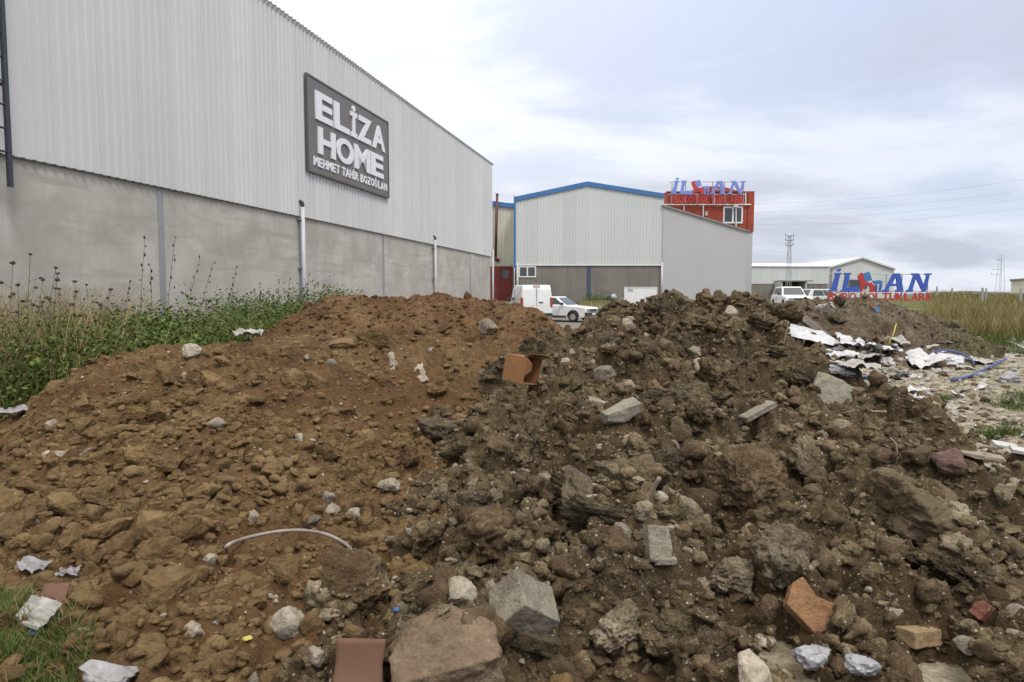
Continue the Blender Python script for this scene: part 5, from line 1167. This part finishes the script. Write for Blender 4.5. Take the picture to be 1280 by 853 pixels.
pts = scatter(260, (-4, 2), (7.5, 10), sB, 0); sz = np.clip(.04+.05*RNG.pareto(2.2, len(pts)), .04, .2)
individuals('earth_lump', B_clod[:6], M['back'], pts, sz, lambda a, b: ('reddish clod on the back heap below the concrete wall', 'clods on the reddish back heap'), 'clod', None, embed=.15, limit=120, gap=.9)
pts = scatter(300, (3, 12), (13.5, 20), sD, 0); sz = np.clip(.08+.07*RNG.pareto(2.2, len(pts)), .07, .35)
individuals('rubble_piece', B_dark[:6], M['far'], pts, sz, lambda a, b: ('grey brown rubble lump on the far heap before the letter sign', 'rubble lumps on the far heap'), 'rubble piece', None, embed=.15, limit=120, gap=.9)
pts = scatter(420, (2, 12), (5.5, 19), ground_s, .3); sz = np.clip(.05+.045*RNG.pareto(2.0, len(pts)), .05, .22)
individuals('rubble_piece', B_stone[:6], M['conglomerate'], pts, sz, lambda a, b: ('pale rubble piece on the flat tipped ground at right', 'rubble pieces on the flat ground'), 'rubble piece', None, embed=.1, limit=160, gap=1.0)
# the countless small ones
k_ = scatter(2600, (-4.6, .4), (2.3, 5.6), sA, 1.2)
mass('small_clods', S_clod, M['clod'], k_, np.clip(.035+.03*RNG.pareto(2.2, len(k_)), .03, .11), 'middle sized brown crumbs packed between the larger clods', 'soil crumbs', .75, .25)
k_ = scatter(1700, (-1.1, 4.8), (2.0, 8.8), sC, .9)
mass('small_clods', S_dark, M['darkclod'], k_, np.clip(.05+.04*RNG.pareto(2.2, len(k_)), .045, .16), 'middle sized dark lumps packed between the larger ones', 'soil crumbs', .8, .25)
k_ = scatter(500, (-1.1, 4.8), (2.0, 8.8), sC, .8)
mass('small_clods', S_dark, M['conglomerate'], k_, np.clip(.035+.035*RNG.pareto(2.0, len(k_)), .03, .13), 'pebbly paler lumps in the dark heap', 'soil crumbs', .8, .25)
mass('small_clods', S_clod, M['clod'], scatter(7000, (-5.8, .7), (2.2, 7.2), sA, .8), np.clip(.016+.018*RNG.pareto(1.9, 7000), .012, .075), 'countless small crumbs of brown earth', 'soil crumbs')
mass('small_clods', S_dark, M['darkclod'], scatter(13000, (-1.1, 4.8), (1.9, 8.8), sC, .9), np.clip(.018+.02*RNG.pareto(1.9, 13000), .014, .09), 'countless dark crumbs of wet soil', 'soil crumbs')
mass('stone_chips', S_stone, M['stone'], np.concatenate([scatter(1300, (-5.6, .6), (2.2, 7.2), sA, .7), scatter(3200, (-1, 4.8), (1.9, 9), sC, .7)]), np.clip(.008+.008*RNG.pareto(1.8, 4500), .007, .035), 'countless small pale stone chips in the soil', 'stone chips')
mass('stone_chips', S_stone, M['back'], scatter(2600, (-4.4, 2), (7.4, 10), sB, 0), np.clip(.02+.02*RNG.pareto(2, 2600), .018, .08), 'countless small crumbs on the reddish back heap', 'soil crumbs')
mass('stone_chips', S_stone, M['far'], scatter(3000, (3, 12), (13, 20), sD, 0), np.clip(.03+.03*RNG.pareto(2, 3000), .025, .12), 'countless small rubble crumbs on the far heap', 'rubble crumbs')
mass('stone_chips', S_dark, M['far'], scatter(2000, (1.5, 13), (4, 19.5), ground_s, .4), np.clip(.03+.03*RNG.pareto(1.9, 2000), .025, .16), 'dark soil crumbs on the flat ground at right', 'soil crumbs', .5)
mass('stone_chips', S_stone, M['mortar'], scatter(7000, (1.5, 13), (4, 19.5), ground_s, .4), np.clip(.03+.028*RNG.pareto(1.9, 7000), .02, .15), 'tan and brown rubble gravel on the flat ground at right', 'rubble gravel', .5)
mass('stone_chips', S_stone, M['stone'], scatter(5200, (1.5, 13), (4, 19.5), ground_s, .4), np.clip(.022+.022*RNG.pareto(1.9, 5200), .015, .11), 'pale gravel and broken mortar on the flat ground at right', 'rubble gravel')

# ------------------------------------------------------------------ weeds and grass
def blades(pts, h, wd, lean, seed, seg=3):
    r = np.random.default_rng(seed); n = len(pts); a = r.uniform(0, 6.283, n); b = r.uniform(0, 6.283, n); L = h*r.uniform(.55, 1.15, n)
    V = []; side = np.stack([np.cos(a), np.sin(a), 0*a], 1); ld = np.stack([np.cos(b), np.sin(b), 0*b], 1)*(lean*r.uniform(.2, 1.3, n)*L)[:, None]
    for k in range(seg):
        t = k/seg; c = pts + ld*(t**1.8) + np.stack([0*a, 0*a, L*(t - .25*lean*t*t)], 1); ww = (wd*(1-.75*t))[:, None] if np.ndim(wd) else wd*(1-.75*t)
        V += [c - side*ww, c + side*ww]
    V.append(pts + ld + np.stack([0*a, 0*a, L*(1-.25*lean)], 1))
    V = np.stack(V, 1); m = V.shape[1]; i = np.arange(n)[:, None]*m; F = []
    for k in range(seg-1): F.append(np.concatenate([i+2*k, i+2*k+1, i+2*k+3], 1)); F.append(np.concatenate([i+2*k, i+2*k+3, i+2*k+2], 1))
    F.append(np.concatenate([i+2*seg-2, i+2*seg-1, i+2*seg], 1))
    return V.reshape(-1, 3), np.concatenate(F)
def leaves(c, size, seed):
    r = np.random.default_rng(seed); n = len(c); d = r.normal(size=(n, 3)); d[:, 2] *= .7; d /= np.linalg.norm(d, axis=1)[:, None]
    e = np.cross(d, r.normal(size=(n, 3))); e /= np.linalg.norm(e, axis=1)[:, None]; s = size*r.uniform(.5, 1.3, n)
    V = np.stack([c, c+(d*.5+e*.28)*s[:, None], c+d*s[:, None], c+(d*.5-e*.28)*s[:, None]], 1).reshape(-1, 3)
    i = np.arange(n)[:, None]*4; return V, np.concatenate([i, i+1, i+2, i+3], 1)
def wall_x(y): return X0 + .2356*y
def stuffmesh(name, VF, mat, label, cat): tag(link(name, np_mesh(name, *VF), mat), label, cat, None, 'stuff')
# strip of weeds between the front heap and the wall
n = 30000; y = RNG.uniform(6.2, 22, n)*1.0; x = np.array([RNG.uniform(-8.6, min(wall_x(q)*.0-1.2, -1.0)) for q in y])
k = (x > wall_x(y)+.3) & (sA(x, y) < .25) & (sB(x, y) < .3); x, y = x[k], y[k]; pxl = CX+FPX*x/y; k = (pxl > -120) & (pxl < 450); x, y = x[k], y[k]
dens = .5+.5*fbm2(x*.55, y*.55, 7, 3); k = RNG.uniform(size=len(x)) < np.clip(dens+.35, .1, 1); x, y, dens = x[k], y[k], dens[k]
gz_ = ground_z(x, y); pxl = CX+FPX*x/y
# leafy green plants: leaf clouds along leaning stems
hgt = (.88+.35*dens+.28*noise2(x*1.9, y*1.9, 12))*RNG.uniform(.65, 1.2, len(x))*np.clip(.9+.03*(y-7), .8, 1.2); hgt = hgt*np.where(pxl < 130, .95, 1.0)
m = 17; t = RNG.uniform(.12, 1.0, (len(x), m)); lx = RNG.normal(size=(len(x), 1))*.14; ly = RNG.normal(size=(len(x), 1))*.14
C3 = np.stack([x[:, None]+lx*t+RNG.normal(size=t.shape)*.045, y[:, None]+ly*t+RNG.normal(size=t.shape)*.045, gz_[:, None]+hgt[:, None]*t], -1).reshape(-1, 3)
stuffmesh('green_weeds', leaves(C3, .058, 3), M['weed'], 'thick green weeds along the foot of the concrete wall', 'weeds')
b = np.stack([x, y, gz_], 1)[RNG.uniform(size=len(x)) < .45]
stuffmesh('green_grass', blades(b, 1.25, .006, .55, 5), M['turf'], 'green grass blades among the weeds by the wall', 'grass')
sel = (pxl < 150) | (RNG.uniform(size=len(x)) < .5); b = np.stack([x, y, gz_], 1)[sel]; b = b[RNG.uniform(size=len(b)) < .85]
stuffmesh('dry_grass', blades(b, np.where(CX+FPX*b[:, 0]/b[:, 1] < 160, 1.75, 1.35), .0055, .5, 6), M['dry'], 'tall dry straw grass at the left edge before the wall', 'grass')
# tall dry stalks with seed heads: single plants
def stalk(px, top, Y, label, curve, heads):
    base_ = P(px, 420, Y); gz = float(ground_z(0, Y)); tp = P(px+curve, top, Y-.1); root = empty('weed_stalk', (base_.x, Y, gz)); tag(root, label, 'weed', 'tall dry weed stalks by the wall')
    b0_ = Vector((base_.x, Y, gz)); md = b0_.lerp(tp, .55) + Vector((-.03*curve/10, 0, .02)); sp = spline([b0_, md, tp], 8)
    put(MB().tube(sp, .006, 5, .003), root, 'stem', M['stem'])
    for k in range(heads[0]):
        if heads[1] == 'ball':
            q = tp if k == 0 else sp[-2-2*k] + Vector((RNG.uniform(-.16, .16), RNG.uniform(-.1, .1), RNG.uniform(.0, .16)))
            if k: put(MB().tube([sp[-2-2*k], q], .003, 4), root, 'side_stem', M['stem'])
            V, F = rock_mesh('h', int(px)+k, sub=2, lump=.3, planes=0, rough=.25); V = V*np.array([.026, .026, .018])*RNG.uniform(.7, 1.15) + np.array(q)
            o = put(MB().add(V, F.tolist()), root, 'seed_head', M['seed'])
        else:
            q = sp[-1-k] if k < len(sp) else sp[0]; V, F = rock_mesh('h', int(px)+k, sub=2, lump=.3, planes=0, rough=.3); V = V*np.array([.012, .012, .024])*RNG.uniform(.5, 1.2) + np.array(q) + RNG.normal(size=3)*.018
            put(MB().add(V, F.tolist()), root, 'seed_head', M['seed'])
stalks = [(30, 318, 8.2, 8, 'ball', 4), (8, 329, 8.0, 8, 'ball', 3), (50, 335, 8.3, 20, 'ball', 4), (38, 350, 8.0, 16, 'ball', 5), (62, 342, 8.6, 10, 'ball', 3), (22, 356, 7.8, 0, 'ball', 3), (90, 352, 8.7, 4, 'ball', 4), (112, 356, 8.9, -4, 'ball', 3), (72, 361, 8.2, 2, 'ball', 3), (125, 362, 9.4, 14, 'ball', 3),
          (172, 298, 10.2, 9, 'spike', 9), (190, 330, 10.6, -2, 'spike', 6), (205, 296, 11, 14, 'spike', 8), (226, 321, 11.4, 24, 'spike', 7), (242, 328, 11.8, 24, 'spike', 7), (283, 334, 12.8, 12, 'spike', 7), (345, 348, 14.5, 4, 'spike', 6), (356, 350, 15, 6, 'spike', 5), (382, 343, 15.5, 4, 'spike', 6), (408, 346, 16.2, 4, 'spike', 5), (330, 352, 14, -6, 'spike', 5), (150, 352, 9.4, 12, 'spike', 6)]
for i, (px, top, Y, cv, kd, nh) in enumerate(stalks):
    stalk(px, top, Y, 'dry stalk with round dark seed heads at the left edge before the wall' if kd == 'ball' else 'thin dry stalk with a dark spiked top rising from the green weeds', cv, (nh, kd))
# grass patch bottom left
pts = []
c_ = [(G(px, py, .03), s) for px, py, s in ((8, 800, .16), (25, 830, .18), (60, 846, .14), (-10, 850, .2), (95, 850, .08), (5, 778, .1), (40, 858, .2), (80, 826, .06))]
for c, s in c_:
    k = int(9000*s*s+60); q = RNG.normal(size=(k, 2))*s*.5; pts.append(np.stack([c.x+q[:, 0], c.y+q[:, 1], 0*q[:, 0]], 1))
pts = np.concatenate(pts); pts[:, 2] = surf(pts[:, 0], pts[:, 1])-.01
stuffmesh('short_grass', blades(pts, .12, .0022, .8, 21), M['turf'], 'patch of short green grass in the bottom left corner', 'grass')
pts = []
for px, py, s in ((1240, 548, .14), (1256, 545, .14), (1275, 510, .3), (1285, 500, .35), (1180, 502, .10), (1210, 440, .6), (1240, 436, .8), (1270, 440, .5)):
    c = hit(px, py); k = int(700*s+60); q = RNG.normal(size=(k, 2))*s*.5; pts.append(np.stack([c.x+q[:, 0], c.y+q[:, 1], 0*q[:, 0]], 1))
pts = np.concatenate(pts); pts[:, 2] = surf(pts[:, 0], pts[:, 1])-.01
stuffmesh('short_grass', blades(pts, .17, .005, .8, 22), M['turf'], 'green tufts on the flat rubble ground at right', 'grass')
# tall dry field at right
n = 60000; y = 19.0*np.exp(RNG.uniform(0, 1, n)*math.log(110/19.0)); x = RNG.uniform(.55, .85, n)*y
edge = 10.9 + .8*noise2(y*.4, y*0, 3); k = (x > edge) & (x > .61*y-.0) & ((sD(x, y) < .1)); x, y = x[k], y[k]
hh = np.clip(1.05+.25*fbm2(x*.25, y*.25, 9, 3), .6, 1.5)*np.clip(1.15-.006*y, .45, 1.1)
stuffmesh('field_grass', blades(np.stack([x, y, ground_z(x, y)], 1), hh, .006+.00045*y, .35, 23), M['field'], 'tall dry and green grass field at right before the horizon', 'grass')
n = 9000; y = RNG.uniform(17.5, 30, n); x = RNG.uniform(.55, .8, n)*y; k = (x > 10.2) & (sD(x, y) < .05); x, y = x[k], y[k]
stuffmesh('field_grass', blades(np.stack([x, y, ground_z(x, y)], 1), .5, .008, .6, 24), M['turf'], 'lower green fringe of the grass field at right', 'grass')
n = 16000; y = RNG.uniform(40, 75, n); x = RNG.uniform(.10, .55, n)*y; z_ = ground_z(x, y); k = ~((x > 12) & (x < 19) & (y < 52)); 
stuffmesh('yard_grass', blades(np.stack([x, y, z_], 1)[k], .22, .018, .6, 25), M['field'], 'low patchy grass before the far buildings', 'grass')
n = 900; x = RNG.uniform(6.4, 8.6, n)+0; y = YG - .3 - RNG.uniform(0, 1.2, n)
stuffmesh('green_weeds', leaves(np.stack([x, y, ground_z(x, y)+RNG.uniform(0, .9, n)*RNG.uniform(0, 1, n)], 1), .13, 26), M['weed'], 'green weeds at the foot of the stained plinth', 'weeds')
